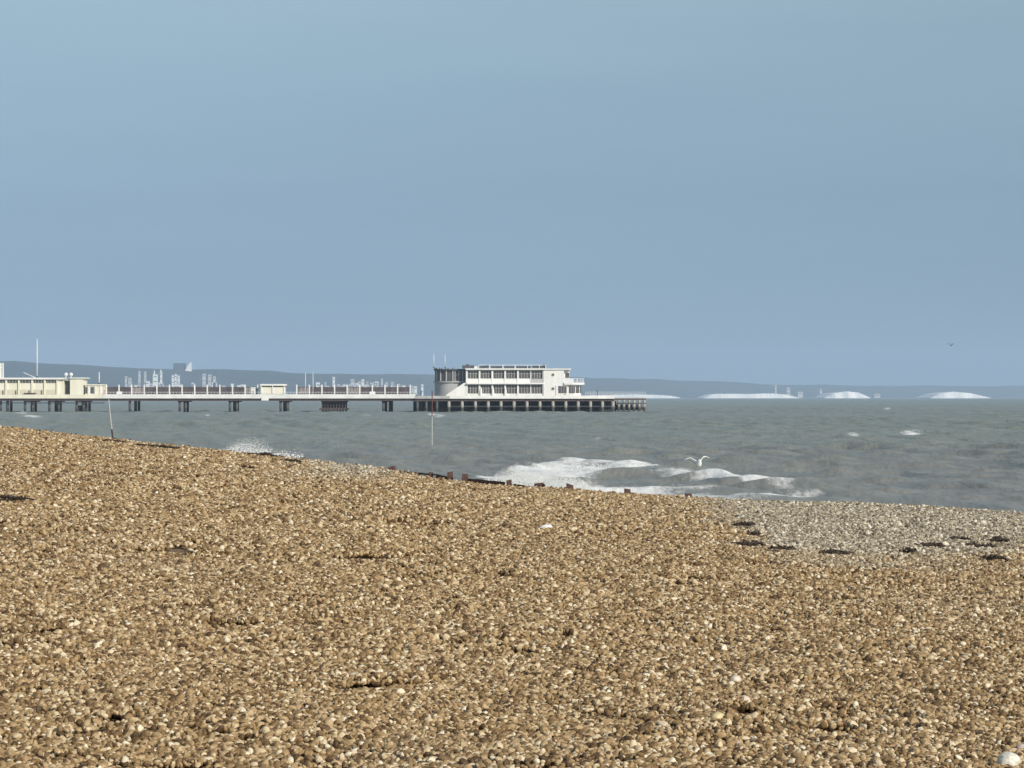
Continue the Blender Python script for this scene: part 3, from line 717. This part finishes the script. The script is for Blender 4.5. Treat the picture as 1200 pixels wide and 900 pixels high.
# added white wedge, shaped as the sunlit triangle against the shaded end
q = [(523, 464.8), (546.2, 464.8), (546.2, 448.8), (543.5, 448.8), (523, 462.6)]
m = MB(); nq = len(q); m.v = [tuple(W(x, y, DP)) for x, y in q]+[tuple(W(x, y, DP)+Vector((0, 1.9, 0))) for x, y in q]
m.f = [tuple(range(nq)), tuple(reversed(range(nq, 2*nq)))]+[(i, (i+1) % nq, nq+(i+1) % nq, nq+i) for i in range(nq)]
m.build('sunlit_wedge', 'white', pv)
# main block
XS = [547, 562, 577, 592, 607, 622, 637]
MB().box(wx(547, DP), wx(637, DP), DP+.7, DP+13, wz(464.8, DP), wz(433.3, DP)).build('wall', 'white', pv)
for i, x in enumerate(XS):
    if i == 5: MB().pbox(x-.5, x+.5, 433.4, 464.8, DP, .4, .25).build('pilaster', 'white', pv)
    else: MB().pbox(x-1.05, x+1.05, 433.4, 464.8, DP, .68, 0).build('pilaster', 'white', pv)
MB().pbox(548.1, 621, 443.6, 448.5, DP, .5, .15).build('balcony_front', 'white', pv)
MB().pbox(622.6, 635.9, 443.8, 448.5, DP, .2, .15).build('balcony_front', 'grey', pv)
MB().pbox(547, 637, 448.6, 450.2, DP, 1.3, -.75).build('canopy', 'white', pv)
MB().pbox(548.1, 635.9, 461.2, 464.8, DP, .4, .2).build('plinth', 'white', pv)
for i, (a, b_) in enumerate(zip(XS, XS[1:])):
    for (y0, y1) in ((434.6, 443.5), (450.9, 461.1)):
        w = MB().pbox(a+1.2, b_-1.2, y0, y1, DP, .12, .5).build('window', 'glass', pv)
        f = MB()
        for j in (1, 2, 3):
            xm = a+1.2+(b_-a-2.4)*j/4; f.pbox(xm-.3, xm+.3, y0+.2, y1-.2, DP, .1, .38)
        f.pbox(a+1.2, b_-1.2, (y0+y1)/2-1.3, (y0+y1)/2-.95, DP, .1, .37)
        f.build('window_frame', 'grey' if i in (0, 5) else 'mullion', w)
for x in (563.5, 577.5, 592.3):     # rounded white buttresses on the lower floor
    MB().tube([W(x, 464.7, DP), W(x, 458, DP), W(x, 454, DP)], [.42, .34, .18], 8).build('buttress', 'white', pv)
MB().pbox(545.5, 638.5, 431.7, 433.3, DP, 14, -.6).build('roof', 'white', pv)
for a, b_, y in [(541.5, 555.5, 428), (561.5, 572.5, 428.7), (575, 588.2, 429), (590.6, 602.6, 429), (605, 622, 429), (624, 640, 428.6)]:
    MB().pbox(a, b_, y, 431.65, DP, 3.5, .6).build('roof_screen', 'roof', pv)
m = MB().pbox(561, 640, 427.5, 428.0, DP, .2, .2)
for x in (561, 574, 589.4, 603.8, 618, 632, 639.5): m.pbox(x-.4, x+.4, 428, 431.65, DP, .2, .2)
m.build('roof_railing', 'mast', pv)
MB().pbox(556, 561, 429.3, 431.65, DP, 2, .5).build('roof_tank', 'white', pv)
for x, h in ((548, 426.8), (571, 427.6), (638, 426.8)):
    MB().tube([W(x, 428.6, DP+2), W(x, h, DP+2)], [.5, .35], 8).build('roof_vent', 'roof', pv)
# stair tower with portholes
MB().pbox(637.1, 661, 433.4, 464.8, DP, 9, -.15).build('stair_tower', 'white', pv)
MB().pbox(636.8, 669, 431.9, 433.35, DP, 9.6, -.5).build('tower_roof', 'white', pv)
for y in (439.2, 455.5):
    c = W(648, y, DP); o = MB().tube([c+Vector((0, -.12, 0)), c+Vector((0, -.22, 0))], [.36, .36], 14).build('porthole', 'glass', pv)
    n_ = 14; m = MB()
    for k in range(n_):
        a0, a1 = 6.283*k/n_, 6.283*(k+1)/n_; m.bar(c+Vector((.4*math.cos(a0), -.2, .4*math.sin(a0))), c+Vector((.4*math.cos(a1), -.2, .4*math.sin(a1))), .1)
    m.build('porthole_rim', 'creamdk', o)
m = MB().pbox(651, 653, 451.5, 464.7, DP, .12, -.3); m.build('downpipe', 'mast', pv)
MB().pbox(661.1, 667.5, 433.4, 443.2, DP, 7, .9).build('upper_room', 'white', pv)
MB().pbox(662.8, 667.2, 436.8, 442.4, DP, .1, .75).build('window', 'glass', pv)
# lower rounded lounge at the right end
rx = wx(683, DP)-wx(672, DP); cxr = wx(672, DP); cyr = DP+.3+rx*1.6
Z1, Z0 = wz(451.2, DP), wz(464.8, DP)
MB().pbox(661.05, 672, 450.9, 464.8, DP, 7, .25).build('lounge_wall', 'white', pv)
MB().arc(cxr, DP+.25+rx, .01, rx-.4, -math.pi/2, math.pi/2, Z0, Z1, 18).build('rounded_lounge', 'white', pv)
MB().box(wx(661, DP), cxr, DP-.6, DP+7, wz(450.8, DP), wz(448.3, DP)).build('lounge_roof', 'white', pv)
MB().arc(cxr, DP+.25+rx, .01, rx+.55, -math.pi/2, math.pi/2, wz(450.8, DP), wz(448.3, DP), 18).build('rounded_lounge_roof', 'white', pv)
for a, b_ in ((654.4, 664), (667, 674)):
    w = MB().pbox(a, b_, 452.4, 460.6, DP, .1, -.28 if a < 660 else .12).build('window', 'glass', pv)
    if a < 660: MB().pbox(a-.6, b_+.6, 451.3, 461.6, DP, .1, -.25+.05).build('window_surround', 'white', pv)
    f = MB()
    for j in (1, 2): xm = a+(b_-a)*j/3; f.pbox(xm-.25, xm+.25, 452.5, 460.5, DP, .08, (-.38 if a < 660 else .02))
    f.build('window_frame', 'mullion', w)
for k, (a0, a1) in enumerate(((-1.25, -.75), (-.6, -.1), (.05, .55))):
    MB().arc(cxr, DP+.25+rx, rx-.45, rx-.34, a0, a1, wz(460.6, DP), wz(452.4, DP), 5).build('window', 'glass', pv)
m = MB()
for k in range(9):
    a = -math.pi/2+math.pi*k/8; p0 = Vector((cxr+(rx+.3)*math.cos(a), DP+.25+rx+(rx+.3)*math.sin(a), wz(448.3, DP))); m.bar(p0, p0+Vector((0, 0, 1.15)), .09)
    if k < 8:
        a2 = -math.pi/2+math.pi*(k+1)/8; p1 = Vector((cxr+(rx+.3)*math.cos(a2), DP+.25+rx+(rx+.3)*math.sin(a2), wz(448.3, DP)))
        for hz in (.35, .7, 1.12): m.bar(p0+Vector((0, 0, hz)), p1+Vector((0, 0, hz)), .07)
m.pbox(661, 672, 443.4, 448.2, DP, .08, -.1)
m.build('balcony_railing', 'mast', pv)
# people and small things on the head
def person(px_, foot, D, h, mat, label, lean=0.0, yaw=0.0):
    t = thing('person', (wx(px_, D), D, wz(foot, D)), label, 'person', 'people on the pier')
    J = {'pel': (0,0,.53), 'ch': (lean*.5,0,.72), 'nk': (lean,0,.84), 'hd': (lean,-.01,.93), 'top': (lean,-.01,.985),
         'sl': (-.10+lean,0,.80), 'sr': (.10+lean,0,.80), 'el': (-.14+lean,-.02,.64), 'er': (.14+lean,-.03,.64), 'hl': (-.13+lean,-.08,.52), 'hr': (.12+lean,-.09,.53),
         'kl': (-.055,-.01,.28), 'kr': (.06,-.02,.28), 'fl': (-.06,.02,.03), 'fr': (.075,.0,.03), 'tl': (-.065,-.07,.012), 'tr': (.085,-.09,.012), 'wl': (-.05,0,.50), 'wr': (.05,0,.50)}
    E = [('pel','ch'),('ch','nk'),('nk','hd'),('hd','top'),('ch','sl'),('ch','sr'),('sl','el'),('sr','er'),('el','hl'),('er','hr'),('pel','wl'),('pel','wr'),('wl','kl'),('wr','kr'),('kl','fl'),('kr','fr'),('fl','tl'),('fr','tr')]
    RD = {'pel': .085,'ch': .085,'nk': .038,'hd': .062,'top': .045,'sl': .045,'sr': .045,'el': .033,'er': .033,'hl': .022,'hr': .022,'wl': .06,'wr': .06,'kl': .042,'kr': .042,'fl': .028,'fr': .028,'tl': .022,'tr': .022}
    ks = list(J); me = bpy.data.meshes.new('body')
    me.from_pydata([tuple(c*h for c in J[k]) for k in ks], [(ks.index(a), ks.index(b_)) for a, b_ in E], [])
    me.materials.append(M[mat]); o = bpy.data.objects.new('body', me); col.objects.link(o); o.parent = t; o.rotation_euler.z = yaw
    s = o.modifiers.new('skin', 'SKIN'); s.use_smooth_shade = True
    for i, k in enumerate(ks):
        me.skin_vertices[0].data[i].radius = (RD[k]*h, RD[k]*h*.8); me.skin_vertices[0].data[i].use_root = (k == 'pel')
    o.modifiers.new('sub', 'SUBSURF').render_levels = 1
    c = t.location+Vector((lean*h, .015, .95*h))
    MB().tube([c+Vector((0, 0, -.04*h)), c+Vector((0, 0, .0)), c+Vector((0, 0, .05*h))], [.05*h, .06*h, .025*h], 8).build('hair', 'hair', t, smooth=True)
person(699.8, 464.8, DH+1.3, 1.78, 'coat', 'person in a dark coat standing on the open pier head right of the pavilion')
person(122.5, 464.7, DN+1.3, 1.74, 'coatred', 'person in a pale pink jacket standing just right of the low cream kiosk', .03, .6)
person(474.5, 464.7, DN+1.3, 1.75, 'coatblue', 'person in blue on the deck near the left end of the pavilion', .02, 2.2)
person(493.5, 464.7, DH+1.6, 1.7, 'coat', 'person in a dark coat by the shaded left end of the pavilion', .0, 1.2)

# ------------------------------------------------------------------ poles on the beach and in the water
def gz(px_, D):
    return float(ground(np.array([wx(px_, D)]), np.array([D]))[0])
Dq = 112.0; bz = gz(132.5, Dq)
t = thing('marker_pole', (wx(132.8, Dq), Dq, bz), 'thin leaning pole, white above and dark at the foot, on the shingle crest', 'pole')
a = Vector((wx(133.0, Dq), Dq, bz-.1)); b_ = W(131, 503, Dq); c = W(129.3, 488, Dq); d = W(127.3, 468, Dq)
MB().tube([a, b_], [.035, .033], 8).build('foot_section', 'darkpole', t); MB().tube([b_+Vector((0, 0, .002)), c, d], [.032, .027, .022], 8).build('white_section', 'dullpole', t)
Dw = 221.0
t = thing('marker_pole', (wx(506.3, Dw), Dw, 0), 'upright thin pole standing in the sea, white below and dark red above', 'pole')
MB().tube([(wx(506.3, Dw), Dw, -.8), W(506.3, 488, Dw)], [.042, .042], 8).build('white_section', 'dullpole', t)
MB().tube([W(506.3, 487.97, Dw), W(506.5, 458, Dw)], [.042, .04], 8).build('red_section', 'redpole', t)

# groyne
gr = thing('groyne', (wx(630, 91), 91, gz(630, 91)), 'worn timber groyne with stub posts along the edge of the shingle', 'groyne')
rg = np.random.default_rng(3)
def gD(px_): return float(np.interp(px_, EDGE[:,0], EDGE[:,2]))*math.cos((px_-600)/F)+.2
for (p_, top, w_) in [(460, 546.5, 8), (505, 553.5, 4.5), (527.5, 553, 6.5), (545.5, 555.5, 7), (596.5, 562.5, 6), (632.5, 566, 8), (667.5, 567.5, 8), (734.5, 573, 7), (806, 578.5, 8), (814, 583.5, 3.5)]:
    D_ = gD(p_)-.3; s = w_/F*D_; zt_ = wz(top, D_); zb = min(gz(p_, D_), zt_)-.35; x = wx(p_, D_)
    bm = bmesh.new(); bmesh.ops.create_cube(bm, size=1); bmesh.ops.subdivide_edges(bm, edges=bm.edges, cuts=4, use_grid_fill=True)
    lx, ly = rg.uniform(-.12, .12, 2); sl = rg.uniform(-.35, .35)
    for v_ in bm.verts:
        n = float(fbm(np.array([v_.co.x*4+p_]), np.array([v_.co.z*3+v_.co.y*4]), 3)[0])-.5
        k = 1+n*.35; zz = v_.co.z+.5
        v_.co = Vector((v_.co.x*s*k+lx*zz*s, v_.co.y*s*k+ly*zz*s, zz*(zt_-zb)*(1+(v_.co.x*sl if zz > .9 else 0)*.35)))
    me = bpy.data.meshes.new('post'); bm.to_mesh(me); bm.free(); me.materials.append(M['wetwood'])
    o = bpy.data.objects.new('post', me); col.objects.link(o); o.parent = gr; o.location = Vector((x, D_+.1, zb))-gr.location
def plank(x0, y0, x1, y1, th):
    d0, d1 = gD(x0)-.25, gD(x1)-.25; n = 10; m = MB(); vs = []
    for i in range(n+1):
        f = i/n; x = x0+(x1-x0)*f; y = y0+(y1-y0)*f+rg.uniform(-.35, .35); D_ = d0+(d1-d0)*f; h = th*rg.uniform(.75, 1.2)
        for (oy, dy) in ((y, 0), (y+h, 0), (y+h, .14), (y, .14)):
            p = W(x, oy, D_); m.v.append((p.x, p.y+dy, p.z))
    for i in range(n):
        for k in range(4): m.f.append((i*4+k, i*4+4+k, i*4+4+(k+1) % 4, i*4+(k+1) % 4))
    m.f += [(0, 1, 2, 3), (n*4+3, n*4+2, n*4+1, n*4)]
    m.build('plank', 'wetwood', gr)
plank(468, 552, 505, 554.8, 2.2); plank(505, 554.5, 527, 558.5, 1.8); plank(511, 557, 531, 559.5, 4.5); plank(541, 560, 588, 564.5, 5.0); plank(580, 563.5, 592, 565, 4.5)
plank(602, 567, 622, 570, 2.5); plank(626, 566.5, 639, 567.5, 3); plank(645, 571, 658, 572.5, 3.2); plank(737, 576.5, 749, 578.5, 3)
# washed sand strip behind the groyne's left end is shown as bare bed between stones

# seaweed
def seaweed(px_, py_, wpx, hpx, n, label, D=None):
    if D is None:
        Dl = np.linspace(12, 120, 1500); zz = ground((px_-600)/F*Dl, Dl); pyl = HZ+(EYE-zz)/Dl*F
        D = float(Dl[np.argmax(pyl <= py_)])
    x0 = wx(px_, D); W_ = wpx/F*D; rr = np.random.default_rng(int(px_*3+py_)); m = MB()
    dep = max(.3, hpx/F*D*5)
    for i in range(int(n*.32)):
        x = x0+rr.uniform(-.5, .5)*W_*1.1; y = D+rr.normal()*dep*.35; z = float(ground(np.array([x]), np.array([y]))[0])+.03
        pts = [Vector((x, y, z+rr.uniform(.0, .05)+D*.0012))]; a = rr.normal()*.5+(0 if rr.random() < .5 else math.pi)
        for k in range(5):
            a += rr.normal()*.55; st = rr.uniform(.04, .12)*W_
            p = pts[-1]+Vector((math.cos(a)*st, math.sin(a)*st, 0)); p.z = float(ground(np.array([p.x]), np.array([p.y]))[0])+.035+D*.0012+rr.uniform(0, hpx/F*D*.55)*math.exp(-((p.x-x0)/(W_*.4))**2)
            pts.append(p)
        r = rr.uniform(.003, .009)*(1+D/45); m.tube(pts, [r, r*1.5, r*.8, r*1.6, r, r*.4], 5)
    xb = np.linspace(x0-W_*.5, x0+W_*.5, 12); yb = D+rr.normal(size=12)*dep*.12; zb_ = ground(xb, yb)+.03+D*.0011
    m.tube(list(zip(xb, yb, zb_)), [.008*(1+D/45)*rr.uniform(.4, 1.2) for _ in xb], 5)
    o = m.build('seaweed', 'weed'); rebase(o); tag(o, label, 'seaweed', 'dark seaweed clumps on the beach')
seaweed(871, 621, 22, 6, 60, 'dark seaweed arch-shaped clump at the left end of the grey shingle')
seaweed(884, 632, 12, 6, 40, 'small dark seaweed knot just below the arch-shaped clump')
seaweed(882, 644, 30, 3, 50, 'thin seaweed strip where tan shingle meets grey shingle')
seaweed(915, 649, 28, 2.5, 45, 'thin dark seaweed line right of the first strip')
seaweed(980, 655, 30, 4, 60, 'ragged seaweed streak below the middle of the grey shingle')
seaweed(1065, 652, 16, 3, 40, 'faint seaweed streak left of the long dark one')
seaweed(1092, 645.5, 22, 4, 70, 'long dark seaweed streak on the grey shingle')
seaweed(1123, 637, 18, 3, 40, 'short seaweed streak a little above the long one')
seaweed(1150, 646, 26, 3, 50, 'dark seaweed tail leading to the largest clump')
seaweed(1172, 640, 18, 8, 110, 'largest black seaweed clump near the right edge')
seaweed(1166, 661, 20, 6, 80, 'dark seaweed clump lowest at the right edge')
seaweed(15, 590, 32, 3, 60, 'dark seaweed patch at the left edge of the photo')
seaweed(312, 538, 26, 6, 70, 'dark seaweed heap on the shingle crest below the plume of spray')
seaweed(345, 545, 22, 3, 40, 'thin seaweed streak right of the crest heap')
seaweed(130, 521, 22, 2.5, 40, 'dark seaweed around the foot of the leaning pole')
seaweed(190, 528, 34, 3, 45, 'seaweed line on the crest right of the leaning pole')
seaweed(290, 552, 12, 3, 30, 'small seaweed patch below the crest heap')

# individual stones
def bigstone(px_, py_, wpx, label, c, seed, asp=.8):
    Dl = np.linspace(8, 40, 3000); zz = ground((px_-600)/F*Dl, Dl); pyl = HZ+(EYE-zz)/Dl*F; D = float(Dl[np.argmin(abs(pyl-py_))])
    r = wpx/2/F*D; bm = bmesh.new(); bmesh.ops.create_icosphere(bm, subdivisions=4, radius=1)
    rr = np.random.default_rng(seed); ds = [Vector(rr.normal(size=3)).normalized() for _ in range(7)]; am = rr.uniform(-.13, .13, 7)
    for v_ in bm.verts:
        k = 1
        for d_, a_ in zip(ds, am): k += a_*max(0, v_.co.dot(d_))**2
        n = float(fbm(np.array([v_.co.x*3+seed]), np.array([v_.co.z*3+v_.co.y*2]), 3)[0])-.5
        v_.co = Vector((v_.co.x, v_.co.y*.85, v_.co.z*asp))*r*(k+n*.22)
    me = bpy.data.meshes.new('pebble'); bm.to_mesh(me); bm.free(); me.polygons.foreach_set('use_smooth', [True]*len(me.polygons))
    mt = simple('pebble_stone', c, .55, .16, 22, bump=.15); me.materials.append(mt)
    o = bpy.data.objects.new('pebble', me); col.objects.link(o); x = wx(px_, D)
    o.location = (x, D, float(ground(np.array([x]), np.array([D]))[0])+r*asp*1.0); o.rotation_euler = (rr.uniform(-.2, .2), rr.uniform(-.2, .2), 0)
    tag(o, label, 'stone', 'larger stones lying on the near shingle')
bigstone(1181, 903, 27, 'large rounded white stone at the bottom right corner', (.70, .665, .56), 5, .8)
bigstone(1197, 882, 14, 'pinkish stone touching the large white one at the right edge', (.52, .40, .34), 6)
bigstone(416, 887, 13, 'bright white stone at the bottom edge left of the middle', (.80, .78, .74), 8)
bigstone(840, 845, 17, 'yellowish oblong stone in the near shingle right of the middle', (.62, .50, .27), 9, .6)
bigstone(872, 826, 14, 'pale buff stone up and right of the yellowish one', (.62, .52, .40), 10)
bigstone(862, 802, 13, 'cream stone highest of the pale group right of the middle', (.66, .57, .45), 12)
bigstone(858, 880, 13, 'cream stone near the bottom edge below the yellowish one', (.76, .68, .52), 13, .6)
bigstone(640, 622, 15, 'long white stone standing out far up the shingle in the middle', (.85, .83, .78), 14, .5)

# ------------------------------------------------------------------ gulls
def gull(name_label, pos, span, white, yaw, lift, droop, scale_body=1.0):
    t = thing('seagull', pos, name_label, 'bird'); fat = 1.6 if white else 1.0
    L_ = span*.42*scale_body; bm = bmesh.new(); rings = []
    prof = [(-.5, .01, 0), (-.42, .05, .0), (-.25, .10, -.01), (0, .14, -.02), (.2, .125, -.01), (.33, .085, .03), (.42, .075, .05), (.49, .05, .05), (.52, .012, .045)]
    for (x, r, zc) in prof:
        rings.append([bm.verts.new((x*L_, fat*r*L_*math.cos(a), zc*L_+fat*r*L_*math.sin(a))) for a in np.linspace(0, 2*math.pi, 12, endpoint=False)])
    for A_, B_ in zip(rings, rings[1:]):
        for k in range(12): bm.faces.new((A_[k], A_[(k+1) % 12], B_[(k+1) % 12], B_[k]))
    bm.faces.new(rings[0]); bm.faces.new(rings[-1][::-1])
    # wings, rooted in the body, raised then drooping to the tip
    for s in (1, -1):
        st = [(0.0, 0, .20, .030), (.25, lift*.55, .24, .028), (.5, lift, .20, .022), (.75, lift*1.08+droop*.4, .13, .014), (1, lift+droop, .03, .006)]
        R_ = []
        for (f, z, ch, th) in st:
            y = s*(f*span*.5+.02*span); xo = -.05*f*span
            c = [(xo+ch*span*.45, 0), (xo+ch*span*.15, th), (xo-ch*span*.4, .35*th), (xo-ch*span*.55, 0), (xo-ch*span*.2, -th*.6), (xo+ch*span*.25, -th*.6)]
            R_.append([bm.verts.new((cx_+.02*span, y, z*span+cz*span+.03*L_)) for cx_, cz in c])
        for A_, B_ in zip(R_, R_[1:]):
            for k in range(6): bm.faces.new((A_[k], A_[(k+1) % 6], B_[(k+1) % 6], B_[k]))
        bm.faces.new(R_[0]); bm.faces.new(R_[-1][::-1])
    # fan tail
    tv = [bm.verts.new(v_) for v_ in ((-.44*L_, .05*L_, .012*L_), (-.44*L_, -.05*L_, .012*L_), (-.74*L_, -.13*L_, .0), (-.78*L_, 0, .0), (-.74*L_, .13*L_, .0),
                                     (-.44*L_, .05*L_, -.012*L_), (-.44*L_, -.05*L_, -.012*L_), (-.74*L_, -.13*L_, -.012*L_), (-.78*L_, 0, -.012*L_), (-.74*L_, .13*L_, -.012*L_))]
    bm.faces.new(tv[:5]); bm.faces.new(tv[5:][::-1])
    for k in range(5): bm.faces.new((tv[k], tv[5+k], tv[5+(k+1) % 5], tv[(k+1) % 5]))
    bmesh.ops.recalc_face_normals(bm, faces=bm.faces)
    me = bpy.data.meshes.new('body'); bm.to_mesh(me); bm.free()
    me.polygons.foreach_set('use_smooth', [True]*len(me.polygons)); me.materials.append(M['feather' if white else 'darkfeather'])
    o = bpy.data.objects.new('body', me); col.objects.link(o); o.parent = t
    m = MB(); p0 = Vector(pos)+Vector((.51*L_, 0, .045*L_)); m.tube([p0, p0+Vector((.06*L_, 0, 0)), p0+Vector((.10*L_, 0, -.015*L_))], [.022*L_, .018*L_, .004*L_], 6)
    m.build('beak', 'beak', t)
    t.rotation_euler = (0, 0, yaw)
    return t
g1 = gull('white gull with raised wings flying low over the surf', W(818.5, 544, 118), 1.18, True, R(-78), .27, -.05, 1.25)
g1.rotation_euler = (R(6), R(-32), R(-78))
g2 = gull('tiny dark gull flying high above the sea at the right', W(1114.5, 405, 330), 1.1, False, R(60), .22, -.10)

# ------------------------------------------------------------------ haze
hz_ = MB().box(-17000, 17000, -17000, 17000, -3.2, 300); me = bpy.data.meshes.new('haze'); me.from_pydata(hz_.v, [], hz_.f)
mm = bpy.data.materials.new('haze_air'); mm.use_nodes = True; nt = mm.node_tree
for n in list(nt.nodes): nt.nodes.remove(n)
out = N(nt, 'ShaderNodeOutputMaterial'); pvn = N(nt, 'ShaderNodeVolumePrincipled'); pvn.inputs['Density'].default_value = 1.0e-4
pvn.inputs['Color'].default_value = (.60, .78, 1.0, 1); pvn.inputs['Anisotropy'].default_value = 0.0
nt.links.new(pvn.outputs[0], out.inputs['Volume']); me.materials.append(mm)
ob = bpy.data.objects.new('haze', me); col.objects.link(ob); tag(ob, kind='stuff')

# ------------------------------------------------------------------ light, sky, camera
SUN_EL, SUN_AZ = R(29), R(139)       # azimuth measured from +Y (view direction) towards +X (the sea)
w = bpy.data.worlds.new('World'); sc.world = w; w.use_nodes = True; nt = w.node_tree; bg = nt.nodes['Background']
sky = N(nt, 'ShaderNodeTexSky'); sky.sky_type = 'NISHITA'; sky.sun_disc = False
sky.sun_elevation = SUN_EL; sky.sun_rotation = SUN_AZ; sky.air_density = 1.0; sky.dust_density = .6; sky.ozone_density = 1.2
tc = N(nt, 'ShaderNodeTexCoord'); sp = N(nt, 'ShaderNodeSeparateXYZ'); cb = N(nt, 'ShaderNodeCombineXYZ')
nt.links.new(tc.outputs['Generated'], sp.inputs[0]); nt.links.new(sp.outputs[0], cb.inputs[0]); nt.links.new(sp.outputs[1], cb.inputs[1])
ab = N(nt, 'ShaderNodeMath', operation='ABSOLUTE'); nt.links.new(sp.outputs[2], ab.inputs[0])
ma = N(nt, 'ShaderNodeMath', operation='MULTIPLY_ADD'); ma.inputs[1].default_value = -.7; ma.inputs[2].default_value = .30
nt.links.new(ab.outputs[0], ma.inputs[0]); mxm = N(nt, 'ShaderNodeMath', operation='MAXIMUM'); nt.links.new(ma.outputs[0], mxm.inputs[0]); nt.links.new(ab.outputs[0], mxm.inputs[1]); nt.links.new(mxm.outputs[0], cb.inputs[2]); nt.links.new(cb.outputs[0], sky.inputs['Vector'])
# faint flat bands of thin cloud
mpn = N(nt, 'ShaderNodeMapping'); mpn.inputs['Scale'].default_value = (3, 3, 34); nt.links.new(tc.outputs['Generated'], mpn.inputs['Vector'])
cn = noise(nt, 1.3, 4, .55, mpn.outputs['Vector']); cr = ramp(nt, cn.outputs['Fac'], [(.3, (1.05, 1.02, .91)), (.7, (1.13, 1.085, .96))])
mxs = N(nt, 'ShaderNodeMix', data_type='RGBA', blend_type='MULTIPLY'); mxs.inputs[0].default_value = 1
nt.links.new(sky.outputs[0], mxs.inputs[6]); nt.links.new(cr.outputs['Color'], mxs.inputs[7])
nt.links.new(mxs.outputs[2], bg.inputs['Color']); bg.inputs['Strength'].default_value = .10
ld = bpy.data.lights.new('sun', 'SUN'); ld.energy = 4.3; ld.angle = R(.53); ld.color = (1, .95, .86)
lo = bpy.data.objects.new('sun', ld); col.objects.link(lo)
sd_ = Vector((math.sin(SUN_AZ)*math.cos(SUN_EL), math.cos(SUN_AZ)*math.cos(SUN_EL), math.sin(SUN_EL)))
lo.rotation_euler = sd_.to_track_quat('Z', 'Y').to_euler(); lo.location = (30, -30, 40)
cam = bpy.data.cameras.new('camera'); cam.sensor_width = 36; cam.lens = F/1200*36; cam.clip_start = .1; cam.clip_end = 40000
co_ = bpy.data.objects.new('camera', cam); col.objects.link(co_); co_.location = (0, 0, EYE)
co_.rotation_euler = (R(90)+math.atan((HZ-450)/F), 0, 0); sc.camera = co_
sc.view_settings.view_transform = 'Standard'; sc.view_settings.look = 'None'; sc.view_settings.exposure = 0; sc.view_settings.gamma = 1
sc.render.engine = 'CYCLES'; sc.cycles.volume_bounces = 1; sc.cycles.filter_width = 1.5; sc.cycles.max_bounces = 6
bpy.context.view_layer.update()
